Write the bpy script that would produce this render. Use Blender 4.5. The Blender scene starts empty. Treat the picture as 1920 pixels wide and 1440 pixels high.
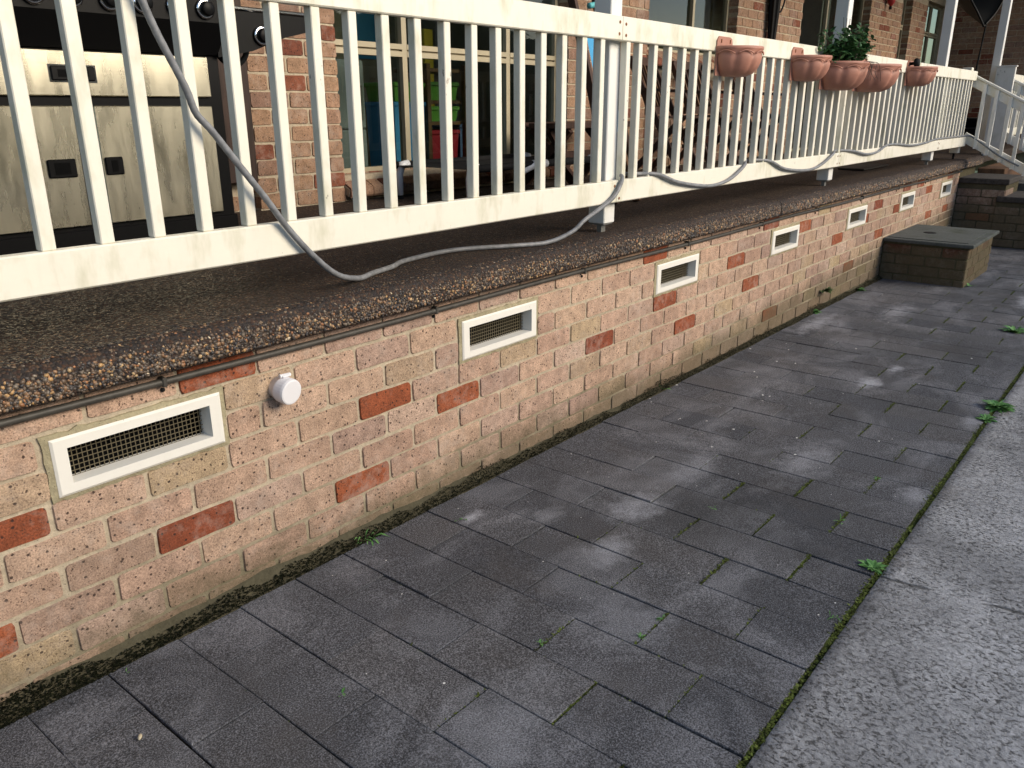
import bpy, bmesh, math, random
from mathutils import Vector, Matrix, noise as mnoise
R = math.radians
rnd = random.Random(7)
sc = bpy.context.scene
col = sc.collection

# ------------------------------------------------------------------ camera, sky, sun, exposure
cam_d = bpy.data.cameras.new('camera'); cam = bpy.data.objects.new('camera', cam_d); col.objects.link(cam)
CAM = Vector((-1.119, -1.954, 1.3535))
yaw, pit, roll = 0.684556, 0.329684, -0.002106
fw = Vector((math.cos(yaw)*math.cos(pit), math.sin(yaw)*math.cos(pit), -math.sin(pit)))
rt = Vector((math.sin(yaw), -math.cos(yaw), 0)); up = rt.cross(fw)
rt2 = math.cos(roll)*rt + math.sin(roll)*up; up2 = -math.sin(roll)*rt + math.cos(roll)*up
cam.matrix_world = Matrix(((rt2.x, up2.x, -fw.x, CAM.x), (rt2.y, up2.y, -fw.y, CAM.y), (rt2.z, up2.z, -fw.z, CAM.z), (0, 0, 0, 1)))
cam_d.sensor_width = 36; cam_d.lens = 1509.7/1920*36; cam_d.clip_start = 0.05; cam_d.clip_end = 2000
sc.camera = cam
SUN_EL, SUN_AZ = R(24), R(-70)          # azimuth of the sun's direction in the xy plane (from +x, ccw)
world = bpy.data.worlds.new('World'); sc.world = world; world.use_nodes = True
wn = world.node_tree.nodes; wl = world.node_tree.links
sky = wn.new('ShaderNodeTexSky'); sky.sky_type = 'NISHITA'; sky.sun_disc = False
sky.sun_elevation = SUN_EL; sky.sun_rotation = math.pi/2 - SUN_AZ
sky.air_density = 1.0; sky.dust_density = 0.8; sky.ozone_density = 1.0
wl.new(sky.outputs[0], wn['Background'].inputs[0]); wn['Background'].inputs[1].default_value = 0.15
sd = bpy.data.lights.new('sun', 'SUN'); sd.energy = 3.2; sd.angle = R(34); sd.color = (1.0, 0.87, 0.68)
so = bpy.data.objects.new('sun', sd); col.objects.link(so)
sdir = Vector((math.cos(SUN_AZ)*math.cos(SUN_EL), math.sin(SUN_AZ)*math.cos(SUN_EL), math.sin(SUN_EL)))
so.rotation_euler = sdir.to_track_quat('Z', 'Y').to_euler(); so.location = (0, -8, 8)
vs = sc.view_settings
vs.view_transform = 'Standard'; vs.look = 'None'; vs.exposure = 0.47; vs.gamma = 1.0; vs.use_curve_mapping = False
sc.render.engine = 'CYCLES'
sc.cycles.max_bounces = 6; sc.cycles.caustics_reflective = False; sc.cycles.caustics_refractive = False

# ------------------------------------------------------------------ helpers
def tag(o, label=None, cat=None, group=None, kind=None):
    if label: o['label'] = label
    if cat: o['category'] = cat
    if group: o['group'] = group
    if kind: o['kind'] = kind
    return o
def thing(name, loc, label, cat, group=None):
    o = bpy.data.objects.new(name, None); col.objects.link(o); o.location = loc; o.empty_display_size = .05
    return tag(o, label, cat, group)
def wloc(o):
    v = Vector((0, 0, 0))
    while o is not None:
        v = v + Vector(o.location); o = o.parent
    return v
def link(name, me, parent=None, loc=(0, 0, 0)):
    o = bpy.data.objects.new(name, me); col.objects.link(o)
    if parent is not None: o.parent = parent
    o.location = loc
    return o
class MB:
    """collects polygons in world space, then links them as one mesh object"""
    def __init__(s): s.v = []; s.f = []
    def add(s, vs, fs):
        n = len(s.v); s.v += [tuple(v) for v in vs]; s.f += [tuple(i+n for i in f) for f in fs]; return s
    def box(s, x0, x1, y0, y1, z0, z1, c=0.0, M=None):
        if c <= 0:
            vs = [(x, y, z) for x in (x0, x1) for y in (y0, y1) for z in (z0, z1)]
            fs = [(0, 1, 3, 2), (4, 6, 7, 5), (0, 4, 5, 1), (2, 3, 7, 6), (0, 2, 6, 4), (1, 5, 7, 3)]
        else:
            bm = bmesh.new(); bmesh.ops.create_cube(bm, size=1)
            for v in bm.verts:
                v.co = Vector(((x0+x1)/2+v.co.x*(x1-x0), (y0+y1)/2+v.co.y*(y1-y0), (z0+z1)/2+v.co.z*(z1-z0)))
            bmesh.ops.bevel(bm, geom=bm.edges[:], offset=c, segments=1, affect='EDGES')
            bm.verts.index_update(); vs = [v.co.copy() for v in bm.verts]; fs = [[v.index for v in f.verts] for f in bm.faces]; bm.free()
        if M is not None: vs = [M @ Vector(v) for v in vs]
        return s.add(vs, fs)
    def bar(s, a, b, w, h, up=(0, 0, 1), c=0.0):
        a = Vector(a); b = Vector(b); d = (b-a); L = d.length; d.normalize()
        u = Vector(up); u = (u - d*u.dot(d)).normalized(); r = d.cross(u)
        M = Matrix(((d.x, r.x, u.x, a.x), (d.y, r.y, u.y, a.y), (d.z, r.z, u.z, a.z), (0, 0, 0, 1)))
        return s.box(0, L, -w/2, w/2, -h/2, h/2, c, M)
    def tube(s, pts, r, n=10, cap=True):
        pts = [Vector(p) for p in pts]; vs = []; fs = []; m = len(pts)
        ref = Vector((0, 0, 1)); prev = None
        for i, p in enumerate(pts):
            d = (pts[min(i+1, m-1)]-pts[max(i-1, 0)]).normalized()
            if prev is None:
                u = d.cross(ref if abs(d.dot(ref)) < .9 else Vector((1, 0, 0))).normalized()
            else:
                u = (prev - d*prev.dot(d)).normalized()
            prev = u; w = d.cross(u); rr = r[i] if isinstance(r, (list, tuple)) else r
            for k in range(n):
                a = 2*math.pi*k/n; vs.append(p+(u*math.cos(a)+w*math.sin(a))*rr)
        for i in range(m-1):
            for k in range(n):
                fs.append((i*n+k, i*n+(k+1) % n, (i+1)*n+(k+1) % n, (i+1)*n+k))
        if cap: fs.append(tuple(range(n-1, -1, -1))); fs.append(tuple((m-1)*n+k for k in range(n)))
        return s.add(vs, fs)
    def prism(s, poly, axis, a, b):
        n = len(poly); ax = 'xyz'.index(axis); o = [i for i in range(3) if i != ax]; vs = []
        for t in (a, b):
            for p in poly:
                q = [0, 0, 0]; q[ax] = t; q[o[0]] = p[0]; q[o[1]] = p[1]; vs.append(tuple(q))
        fs = [tuple(range(n)), tuple(range(2*n-1, n-1, -1))] + [(i, (i+1) % n, n+(i+1) % n, n+i) for i in range(n)]
        return s.add(vs, fs)
    def build(s, name, m, parent=None, smooth=False, kind=None):
        off = wloc(parent) if parent is not None else Vector((0, 0, 0))
        me = bpy.data.meshes.new(name); me.from_pydata([tuple(Vector(v)-off) for v in s.v], [], s.f)
        if s.v:
            bm = bmesh.new(); bm.from_mesh(me); bmesh.ops.recalc_face_normals(bm, faces=bm.faces); bm.to_mesh(me); bm.free()
        me.materials.append(m)
        if smooth: me.polygons.foreach_set('use_smooth', [True]*len(me.polygons))
        o = link(name, me, parent)
        if kind: o['kind'] = kind
        return o
def single(name, mb, m, label, cat, loc, group=None, smooth=False):
    e = MB(); e.v = [tuple(Vector(v)-Vector(loc)) for v in mb.v]; e.f = mb.f
    o = e.build(name, m, None, smooth); o.location = loc
    return tag(o, label, cat, group)
def catmull(P, n=6):
    P = [Vector(p) for p in P]; out = []
    for i in range(len(P)-1):
        p0 = P[max(i-1, 0)]; p1 = P[i]; p2 = P[i+1]; p3 = P[min(i+2, len(P)-1)]
        for k in range(n):
            t = k/n
            out.append(.5*((2*p1)+(p2-p0)*t+(2*p0-5*p1+4*p2-p3)*t*t+(-p0+3*p1-3*p2+p3)*t**3))
    out.append(P[-1]); return out
def lathe(profile, origin, axis=(0, 0, 1), n=20, half=False):
    ax = Vector(axis).normalized(); u = ax.orthogonal().normalized(); w = ax.cross(u); mb = MB(); vs = []; fs = []; m = len(profile)
    for r, h in profile:
        for k in range(n):
            a = 2*math.pi*k/n; vs.append(Vector(origin)+ax*h+(u*math.cos(a)+w*math.sin(a))*r)
    for i in range(m-1):
        for k in range(n): fs.append((i*n+k, i*n+(k+1) % n, (i+1)*n+(k+1) % n, (i+1)*n+k))
    fs.append(tuple(range(n))); fs.append(tuple((m-1)*n+k for k in range(n)))
    return mb.add(vs, fs)

# ------------------------------------------------------------------ materials
class NM:
    def __init__(s, name, rough=.6, spec=.5, metal=0.0):
        s.m = bpy.data.materials.new(name); s.m.use_nodes = True; s.t = s.m.node_tree; s.n = s.t.nodes
        s.b = s.n['Principled BSDF']; s.b.inputs['Roughness'].default_value = rough
        s.b.inputs['Specular IOR Level'].default_value = spec; s.b.inputs['Metallic'].default_value = metal
        s.pos = None
    def L(s, a, b): s.t.links.new(a, b)
    def P(s):
        if s.pos is None: s.pos = s.n.new('ShaderNodeNewGeometry').outputs['Position']
        return s.pos
    def rand(s): return s.n.new('ShaderNodeObjectInfo').outputs['Random']
    def attr(s, a, out='Fac'):
        x = s.n.new('ShaderNodeAttribute'); x.attribute_name = a; return x.outputs[out]
    def set(s, inp, v):
        if hasattr(v, 'links') or hasattr(v, 'is_linked'): s.L(v, inp)
        else: inp.default_value = v
    def noise(s, scale, detail=3, rough=.55, vec=None, dist=0.0):
        x = s.n.new('ShaderNodeTexNoise'); x.inputs['Scale'].default_value = scale; x.inputs['Detail'].default_value = detail
        x.inputs['Roughness'].default_value = rough; x.inputs['Distortion'].default_value = dist
        s.L(vec if vec is not None else s.P(), x.inputs['Vector']); return x.outputs['Fac']
    def vor(s, scale, out='Distance', feature='F1', vec=None, randomness=1.0):
        x = s.n.new('ShaderNodeTexVoronoi'); x.feature = feature; x.inputs['Scale'].default_value = scale; x.inputs['Randomness'].default_value = randomness
        s.L(vec if vec is not None else s.P(), x.inputs['Vector']); return x.outputs[out]
    def mapv(s, scale=(1, 1, 1), loc=(0, 0, 0), rot=(0, 0, 0), vec=None):
        x = s.n.new('ShaderNodeMapping'); x.inputs['Scale'].default_value = scale; x.inputs['Location'].default_value = loc; x.inputs['Rotation'].default_value = rot
        s.L(vec if vec is not None else s.P(), x.inputs['Vector']); return x.outputs[0]
    def ramp(s, fac, stops, interp='LINEAR'):
        x = s.n.new('ShaderNodeValToRGB'); x.color_ramp.interpolation = interp; e = x.color_ramp.elements
        while len(e) < len(stops): e.new(0.5)
        for i, (p, c) in enumerate(stops):
            e[i].position = p; e[i].color = (c, c, c, 1) if isinstance(c, (int, float)) else tuple(c)+(1,)
        s.L(fac, x.inputs[0]); return x.outputs[0]
    def mix(s, fac, a, b, blend='MIX'):
        x = s.n.new('ShaderNodeMix'); x.data_type = 'RGBA'; x.blend_type = blend
        for i, v in ((0, fac), (6, a), (7, b)):
            if isinstance(v, tuple): v = v+(1,) if len(v) == 3 else v
            s.set(x.inputs[i], v)
        return x.outputs[2]
    def math(s, op, a, b=0.0, clamp=False):
        x = s.n.new('ShaderNodeMath'); x.operation = op; x.use_clamp = clamp; s.set(x.inputs[0], a); s.set(x.inputs[1], b); return x.outputs[0]
    def sep(s, k):
        x = s.n.new('ShaderNodeSeparateXYZ'); s.L(s.P(), x.inputs[0]); return x.outputs[k]
    def color(s, v):
        if isinstance(v, tuple): s.b.inputs['Base Color'].default_value = v+(1,)
        else: s.L(v, s.b.inputs['Base Color'])
        return s
    def rough(s, v): s.set(s.b.inputs['Roughness'], v); return s
    def bump(s, h, strength=.5, dist=.01):
        x = s.n.new('ShaderNodeBump'); x.inputs['Strength'].default_value = strength; x.inputs['Distance'].default_value = dist
        s.L(h, x.inputs['Height']); s.L(x.outputs[0], s.b.inputs['Normal']); return s

BR_PAL = [(0, (.52, .345, .250)), (.15, (.58, .405, .295)), (.30, (.47, .305, .225)), (.44, (.56, .385, .275)), (.56, (.42, .28, .22)), (.66, (.60, .435, .335)),
          (.76, (.51, .335, .245)), (.87, (.53, .375, .260)), (.94, (.51, .385, .235)), (.98, (.40, .265, .21))]
RED_PAL = [(0, (.31, .082, .036)), (.5, (.37, .110, .048)), (1, (.25, .066, .034))]
def brick_mat(name, pal, src='obj', dirt=True):
    q = NM(name, .85, .25)
    r = q.rand() if src == 'obj' else q.attr('rnd')
    base = q.ramp(r, pal, 'LINEAR')
    off = q.n.new('ShaderNodeVectorMath'); off.operation = 'ADD'; q.L(q.P(), off.inputs[0]); q.L(r, off.inputs[1])
    v = off.outputs[0]
    mott = q.noise(22, 4, .6, v); base = q.mix(.8, base, q.ramp(mott, [(.3, .66), (.7, 1.2)]), 'MULTIPLY')
    fine = q.noise(210, 3, .75, v); base = q.mix(.9, base, q.ramp(fine, [(.33, .52), (.62, 1.2)]), 'MULTIPLY')
    # ironspots: small many, larger few
    s1 = q.vor(150, vec=v); m1 = q.ramp(s1, [(.20, 1), (.31, 0)])
    gate = q.ramp(q.noise(26, 2, .5, v), [(.40, .15), (.58, 1)])
    s2 = q.vor(48, vec=v); wob = q.math('ADD', s2, q.math('MULTIPLY', q.math('SUBTRACT', q.noise(240, 2, .6, v), .5), .26)); m2 = q.ramp(wob, [(.13, 1), (.20, 0)])
    base = q.mix(q.math('MULTIPLY', q.math('MULTIPLY', m1, gate), .8), base, (.085, .045, .032))
    base = q.mix(q.math('MULTIPLY', m2, .88), base, (.045, .028, .024))
    wt = q.noise(1.1, 3, .5); base = q.mix(.6, base, q.ramp(wt, [(.35, .78), (.65, 1.12)]), 'MULTIPLY')
    bloom = q.ramp(q.math('MULTIPLY', q.noise(3.7, 4, .6), q.noise(28, 4, .65)), [(.24, 0), (.42, 1)]); base = q.mix(q.math('MULTIPLY', bloom, .35), base, (.56, .47, .40))
    if dirt:
        # algae and splash grime that has crept up from the paving, broken by noise
        hz = q.math('ADD', q.sep(2), q.math('MULTIPLY', q.math('SUBTRACT', q.noise(5, 4, .6), .5), .30))
        hz = q.math('ADD', hz, q.math('MULTIPLY', q.math('SUBTRACT', q.noise(60, 3, .6), .5), .10))
        hz = q.math('SUBTRACT', hz, q.math('MULTIPLY', q.math('MAXIMUM', q.math('SUBTRACT', q.sep(0), 2.6), 0.0), .042))
        base = q.mix(q.math('MULTIPLY', q.ramp(hz, [(-.04, 1), (.13, 0)]), .72), base, (.10, .085, .048))
    q.color(base)
    h = q.math('ADD', q.math('MULTIPLY', fine, .5), q.math('MULTIPLY', mott, .8)); h = q.math('SUBTRACT', h, q.math('MULTIPLY', m2, .8))
    q.bump(h, .7, .004); return q.m
BRICK = brick_mat('brick_pink', BR_PAL); BRICK_RED = brick_mat('brick_red', RED_PAL)
BRICK_J = brick_mat('brick_pink_joined', BR_PAL, 'attr'); BRICK_RED_J = brick_mat('brick_red_joined', RED_PAL, 'attr')
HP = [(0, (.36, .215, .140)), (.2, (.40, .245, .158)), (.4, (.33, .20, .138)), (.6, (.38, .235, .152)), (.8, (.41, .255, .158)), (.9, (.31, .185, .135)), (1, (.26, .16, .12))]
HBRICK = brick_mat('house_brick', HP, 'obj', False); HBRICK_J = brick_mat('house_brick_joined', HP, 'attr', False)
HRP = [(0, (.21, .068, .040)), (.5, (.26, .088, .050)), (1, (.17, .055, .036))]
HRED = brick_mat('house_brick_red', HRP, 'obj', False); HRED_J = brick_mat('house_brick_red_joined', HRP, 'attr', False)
def mortar_mat(name, c, stain=True):
    q = NM(name, .95, .1); n = q.noise(60, 5, .65); n2 = q.noise(7, 4)
    b = q.mix(.7, c, q.ramp(n, [(.3, .70), (.7, 1.18)]), 'MULTIPLY'); b = q.mix(.6, b, q.ramp(n2, [(.35, .75), (.65, 1.12)]), 'MULTIPLY')
    if stain:
        hz = q.math('ADD', q.sep(2), q.math('MULTIPLY', q.math('SUBTRACT', q.noise(4, 4, .6), .5), .5))
        b = q.mix(q.math('MULTIPLY', q.ramp(hz, [(-.02, 1), (.24, 0)]), .75), b, (.11, .10, .055))
    pits = q.ramp(q.vor(120), [(.08, 1), (.16, 0)]); b = q.mix(q.math('MULTIPLY', pits, .5), b, (.12, .1, .07))
    q.color(b); q.bump(q.math('SUBTRACT', n, q.math('MULTIPLY', pits, .3)), .9, .006); return q.m
MORTAR = mortar_mat('mortar', (.53, .45, .335)); HMORTAR = mortar_mat('house_mortar', (.50, .42, .31), False)
COLLAR = mortar_mat('vent_mortar', (.41, .36, .235), False); HAUNCH = mortar_mat('grey_mortar', (.095, .085, .055), False)

def paint_mat(name, c, grime=1.0, rough=.45, green=.6):
    q = NM(name, rough, .4)
    n = q.noise(9, 5, .6); b = q.mix(.5*grime, c, q.ramp(n, [(.3, .90), (.65, 1.04)]), 'MULTIPLY')
    g = q.ramp(q.math('MULTIPLY', q.noise(3.3, 4, .6), q.noise(14, 4, .65, q.mapv((1, 1, .35)))), [(.26, 0), (.40, 1)])
    b = q.mix(q.math('MULTIPLY', g, green), b, (.36, .36, .19))
    streak = q.ramp(q.noise(30, 4, .7, q.mapv((1, 1, .10))), [(.56, 0), (.75, 1)]); b = q.mix(q.math('MULTIPLY', streak, .10*grime), b, (.42, .38, .27))
    fl = q.ramp(q.math('MULTIPLY', q.noise(75, 3, .6, q.mapv((1, 1, .5))), q.ramp(q.noise(6, 2), [(.5, .6), (.7, 1)])), [(.60, 0), (.63, 1)])
    b = q.mix(q.math('MULTIPLY', fl, .7*grime), b, (.10, .085, .06))
    q.color(b); q.rough(q.ramp(n, [(.3, rough+.15), (.7, rough-.05)])); q.bump(q.noise(90, 3, .6, q.mapv((.25, 1, 1))), .12, .003); return q.m
WHITE = paint_mat('white_paint', (.82, .785, .675), .85, .45, .42); WHITE_POST = paint_mat('white_post_paint', (.78, .77, .74), .6, .4, .15)
WHITE_FRESH = paint_mat('vent_white', (.83, .805, .735), .65, .5, 0.0); WHITE_OLD = paint_mat('old_white_paint', (.79, .755, .655), .9, .5, .5)
WHITE_GREY = paint_mat('stair_white_paint', (.80, .78, .72), .7, .4, .25)

def agg_mat():
    q = NM('exposed_aggregate', .5, .22)
    v = q.mapv((1, 1, 1.0)); n = q.n.new('ShaderNodeTexNoise'); n.inputs['Scale'].default_value = 60
    c1 = q.vor(135, 'Color', vec=v); d1 = q.vor(135, 'Distance', vec=v); e1 = q.vor(135, 'Distance', 'DISTANCE_TO_EDGE', vec=v)
    sp = q.n.new('ShaderNodeSeparateColor'); q.L(c1, sp.inputs[0])
    stone = q.ramp(sp.outputs[0], [(0, (.028, .023, .022)), (.22, (.055, .033, .026)), (.40, (.032, .028, .028)), (.55, (.075, .042, .028)), (.68, (.050, .040, .034)), (.80, (.10, .062, .040)), (.90, (.035, .030, .032)), (.965, (.22, .16, .11)), (1, (.14, .07, .04))], 'CONSTANT')
    b = q.mix(q.ramp(e1, [(.02, 1), (.10, 0)]), stone, (.036, .028, .022))
    big = q.noise(3, 4); b = q.mix(.6, b, q.ramp(big, [(.3, .75), (.7, 1.15)]), 'MULTIPLY')
    q.color(b); q.rough(q.ramp(sp.outputs[1], [(0, .55), (1, .85)])); q.bump(q.math('SUBTRACT', 1.0, d1), .9, .005); return q.m
AGG = agg_mat()
def pebble_mat():
    q = NM('pebbles', .42, .5); b = q.attr('pc', 'Color'); b = q.mix(.5, b, q.ramp(q.noise(260, 3), [(.3, .75), (.7, 1.2)]), 'MULTIPLY'); q.color(b); return q.m
PEB = pebble_mat()
def paver_mat():
    q = NM('paver', .78, .35); r = q.rand()
    n = q.noise(230, 3, .8); n2 = q.noise(95, 3, .7)
    b = q.mix(1.0, q.ramp(r, [(0, (.076, .079, .089)), (.3, (.096, .097, .106)), (.55, (.064, .067, .077)), (.8, (.102, .101, .107)), (1, (.084, .088, .100))]), q.ramp(n, [(.36, .18), (.50, .85), (.62, 2.5)]), 'MULTIPLY')
    b = q.mix(.8, b, q.ramp(n2, [(.35, .75), (.65, 1.25)]), 'MULTIPLY')
    brown = q.ramp(q.noise(3.1, 4, .6, q.mapv(loc=(4, 2, 0))), [(.52, 0), (.70, 1)]); b = q.mix(q.math('MULTIPLY', brown, .30), b, (.085, .072, .062))
    pale = q.ramp(q.noise(2.6, 6, .66, q.mapv((.8, 1.2, 1), (9, 5, 0)), .6), [(.49, 0), (.70, 1)])          # efflorescence and wear
    b = q.mix(q.math('MULTIPLY', pale, q.ramp(n, [(.38, .10), (.62, .85)])), b, (.34, .345, .375))
    dark = q.ramp(q.noise(1.5, 4, .6, q.mapv(loc=(1, 8, 3))), [(.50, 0), (.68, 1)]); b = q.mix(q.math('MULTIPLY', dark, .45), b, (.030, .030, .030))
    for (x, y, rx, ry, k) in [(.80, -.20, .075, .035, .75), (1.25, -.62, .17, .11, .40), (.92, -.71, .15, .085, .38), (3.30, -.84, .13, .075, .75), (3.66, -.88, .10, .045, .6),
                              (4.42, -.16, .40, .085, .5), (5.15, -.50, .40, .11, .35), (.60, -.95, .2, .18, .22), (.05, -.95, .25, .16, .22), (2.05, -.95, .3, .12, .3), (1.7, -.62, .18, .1, .25), (6.2, -1.2, .4, .10, .6), (.98, -.40, .10, .06, .3), (3.0, -1.40, .14, .06, .4), (2.0, -1.40, .1, .08, .4)]:
        mp = q.mapv((1/rx, 1/ry, 0.0), (-x/rx, -y/ry, 0)); ln = q.n.new('ShaderNodeVectorMath'); ln.operation = 'LENGTH'; q.L(mp, ln.inputs[0])
        d = q.math('ADD', ln.outputs['Value'], q.math('MULTIPLY', q.math('SUBTRACT', q.noise(14, 6, .75), .5), 2.4))
        b = q.mix(q.math('MULTIPLY', q.math('MULTIPLY', q.ramp(d, [(.2, 1), (1.05, 0)]), q.ramp(n, [(.36, .45), (.60, 1.2)])), min(.95, k*1.45)), b, (.44, .45, .49))
    sp = q.ramp(q.vor(85), [(.045, 1), (.07, 0)]); b = q.mix(q.math('MULTIPLY', sp, q.ramp(q.noise(5), [(.5, 0), (.62, .8)])), b, (.45, .45, .45))
    q.color(b); q.rough(q.ramp(n2, [(.3, .6), (.7, .9)])); q.bump(q.math('ADD', n, q.math('MULTIPLY', n2, .7)), .8, .004); return q.m
PAVER = paver_mat()
def bed_mat():
    q = NM('paver_joint_soil', .95, .1); n = q.noise(35, 5, .7); g = q.ramp(q.math('ADD', q.noise(3, 3), q.math('MULTIPLY', q.math('ADD', q.sep(1), 1.0), -.25)), [(.45, 0), (.62, 1)])
    q.color(q.mix(g, q.mix(n, (.012, .012, .009), (.035, .03, .02)), q.mix(n, (.028, .035, .010), (.07, .085, .022)))); q.bump(n, 1.0, .01); return q.m
BED = bed_mat()
def conc_mat():
    q = NM('worn_concrete', .72, .45)
    mp = q.mapv((1.0, .75, 1), rot=(0, 0, .5))
    n = q.noise(85, 5, .75); big = q.noise(1.1, 4, .6, q.mapv(loc=(3, 7, 0))); med = q.noise(9, 4, .6)
    b = q.mix(1.0, (.37, .372, .384), q.ramp(n, [(.3, .62), (.7, 1.36)]), 'MULTIPLY')
    b = q.mix(1.0, b, q.ramp(big, [(.36, .58), (.62, 1.22)]), 'MULTIPLY'); b = q.mix(.6, b, q.ramp(med, [(.35, .8), (.65, 1.15)]), 'MULTIPLY')
    mp2 = q.mapv((1.15, .85, 1), rot=(0, 0, .35))
    sc_ = q.n.new('ShaderNodeSeparateColor'); q.L(q.vor(50, 'Color', vec=mp2), sc_.inputs[0])
    dd = q.math('ADD', q.vor(50, vec=mp2), q.math('MULTIPLY', q.math('SUBTRACT', q.noise(130, 3, .7), .5), .7))
    pn = q.noise(78, 6, .74, mp2, .35); pit = q.ramp(pn, [(.36, 1), (.47, 0)])
    gate = q.ramp(q.noise(7, 5, .7), [(.40, .25), (.60, 1)]); pg = q.math('MULTIPLY', pit, gate)
    b = q.mix(q.math('MULTIPLY', pg, .88), b, (.040, .040, .044))
    b = q.mix(.35, b, q.ramp(sc_.outputs[1], [(0, .62), (.5, 1), (1, 1.3)]), 'MULTIPLY')
    rust = q.ramp(q.noise(2.6, 4), [(.60, 0), (.75, 1)]); b = q.mix(q.math('MULTIPLY', rust, .35), b, (.17, .135, .09))
    wsp = q.ramp(q.vor(30), [(.03, 1), (.05, 0)]); b = q.mix(q.math('MULTIPLY', wsp, .6), b, (.5, .5, .5))
    crk = q.math('ABSOLUTE', q.math('SUBTRACT', q.math('ADD', q.sep(0), q.math('MULTIPLY', q.sep(1), .12)), q.math('ADD', 1.15, q.math('MULTIPLY', q.math('SUBTRACT', q.noise(5, 5, .6), .5), .10))))
    ck = q.math('MULTIPLY', q.ramp(crk, [(.003, 1), (.010, 0)]), q.ramp(q.noise(7, 2), [(.42, 0), (.5, 1)])); b = q.mix(q.math('MULTIPLY', ck, .8), b, (.03, .03, .028))
    q.color(b); h = q.math('SUBTRACT', q.math('MULTIPLY', n, .6), q.math('ADD', pg, ck)); q.bump(h, 1.0, .010); return q.m
CONC = conc_mat()
def simple(name, c, rough=.6, metal=0.0, spec=.5, var=.0, scale=20, bump=0.0, stretch=None):
    q = NM(name, rough, spec, metal)
    if var > 0:
        n = q.noise(scale, 4, .6, q.mapv(stretch) if stretch else None); q.color(q.mix(1.0, c, q.ramp(n, [(.3, 1-var), (.7, 1+var)]), 'MULTIPLY'))
        if bump: q.bump(n, bump, .004)
    else: q.color(c)
    return q.m
BLACK = simple('black_enamel', (.005, .005, .0055), .45, spec=.12); BLACKMATT = simple('black_matt', (.009, .009, .010), .75, var=.3, spec=.2); DARKVOID = simple('dark_void', (.004, .004, .004), .9, spec=.1)
CHROME = simple('chrome', (.75, .75, .76), .12, 1.0); WIRE = simple('wire', (.16, .135, .085), .6, .3)
def steel_mat():
    q = NM('stainless', .3, .5, 1.0); n = q.noise(6, 5, .6, q.mapv((3, 1, .6))); st = q.noise(200, 2, .5, q.mapv((.02, 1, 1)))
    st2 = q.ramp(q.noise(14, 5, .7, q.mapv((1, 1, .12))), [(.55, 0), (.75, 1)])
    b = q.mix(1.0, (.66, .62, .49), q.ramp(n, [(.3, .85), (.7, 1.08)]), 'MULTIPLY'); b = q.mix(q.math('MULTIPLY', st2, .22), b, (.36, .32, .25))
    q.color(b); q.rough(q.ramp(n, [(.3, .36), (.7, .22)])); q.bump(st, .05, .002); return q.m
STEEL = steel_mat()
def terra_mat():
    q = NM('terracotta_plastic', .55, .4); n = q.noise(14, 4); b = q.mix(.7, (.42, .195, .14), q.ramp(n, [(.3, .82), (.7, 1.12)]), 'MULTIPLY')
    g = q.ramp(q.noise(9, 4, .6, q.mapv(loc=(3, 1, 2))), [(.58, 0), (.75, 1)]); b = q.mix(q.math('MULTIPLY', g, .3), b, (.20, .13, .075)); q.color(b); return q.m
TERRA = terra_mat()
HOSE = simple('grey_conduit', (.20, .205, .215), .5, var=.3, scale=40); PIPE_DK = simple('dark_conduit', (.055, .050, .043), .55, var=.3, scale=30)
CAPW = simple('white_pvc', (.82, .81, .83), .35); PVC = simple('aged_pvc', (.80, .755, .735), .5, var=.15)
GALV = simple('galvanised', (.22, .22, .21), .5, .7, var=.2); RUST = simple('rusty_nail', (.22, .085, .03), .8, var=.4, scale=200)
def wood(name, c, rough=.6):
    q = NM(name, rough, .3); n = q.noise(18, 5, .6, q.mapv((1, 1, .12)), 1.5); q.color(q.mix(1.0, c, q.ramp(n, [(.3, .55), (.7, 1.35)]), 'MULTIPLY')); q.bump(n, .15, .003); return q.m
WOOD_D = wood('dark_timber', (.055, .026, .018)); WOOD_M = wood('brown_timber', (.16, .085, .045)); WOOD_L = wood('light_timber', (.30, .19, .10)); WOOD_B = wood('board_timber', (.040, .022, .017))
ALU = simple('beige_aluminium', (.40, .345, .235), .4, 0.0, var=.08, scale=6)
def glass_mat():
    q = NM('window_glass'); t = q.t; out = q.n['Material Output']
    tr = q.n.new('ShaderNodeBsdfTransparent'); tr.inputs[0].default_value = (.70, .74, .70, 1)
    gl = q.n.new('ShaderNodeBsdfGlossy'); gl.inputs['Roughness'].default_value = .0; gl.inputs[0].default_value = (1, 1, 1, 1)
    fr = q.n.new('ShaderNodeFresnel'); fr.inputs[0].default_value = 1.45; mx = q.n.new('ShaderNodeMixShader'); bf = q.n.new('ShaderNodeNewGeometry').outputs['Backfacing']
    q.L(q.math('MULTIPLY', fr.outputs[0], q.math('SUBTRACT', 1.0, bf)), mx.inputs[0]); q.L(tr.outputs[0], mx.inputs[1]); q.L(gl.outputs[0], mx.inputs[2]); q.L(mx.outputs[0], out.inputs[0]); return q.m
GLASS = glass_mat()
def leaf_mat(name, a, b, spec=.3):
    q = NM(name, .5, spec); r = q.attr('rnd'); q.color(q.mix(r, a, b)); q.b.inputs['Subsurface Weight'].default_value = 0.0; return q.m
LEAF = leaf_mat('pot_leaf', (.022, .070, .026), (.08, .18, .06)); WEED = leaf_mat('weed_leaf', (.065, .19, .045), (.18, .36, .11)); MOSS = leaf_mat('moss_green', (.034, .038, .012), (.14, .18, .040), .1)
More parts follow.
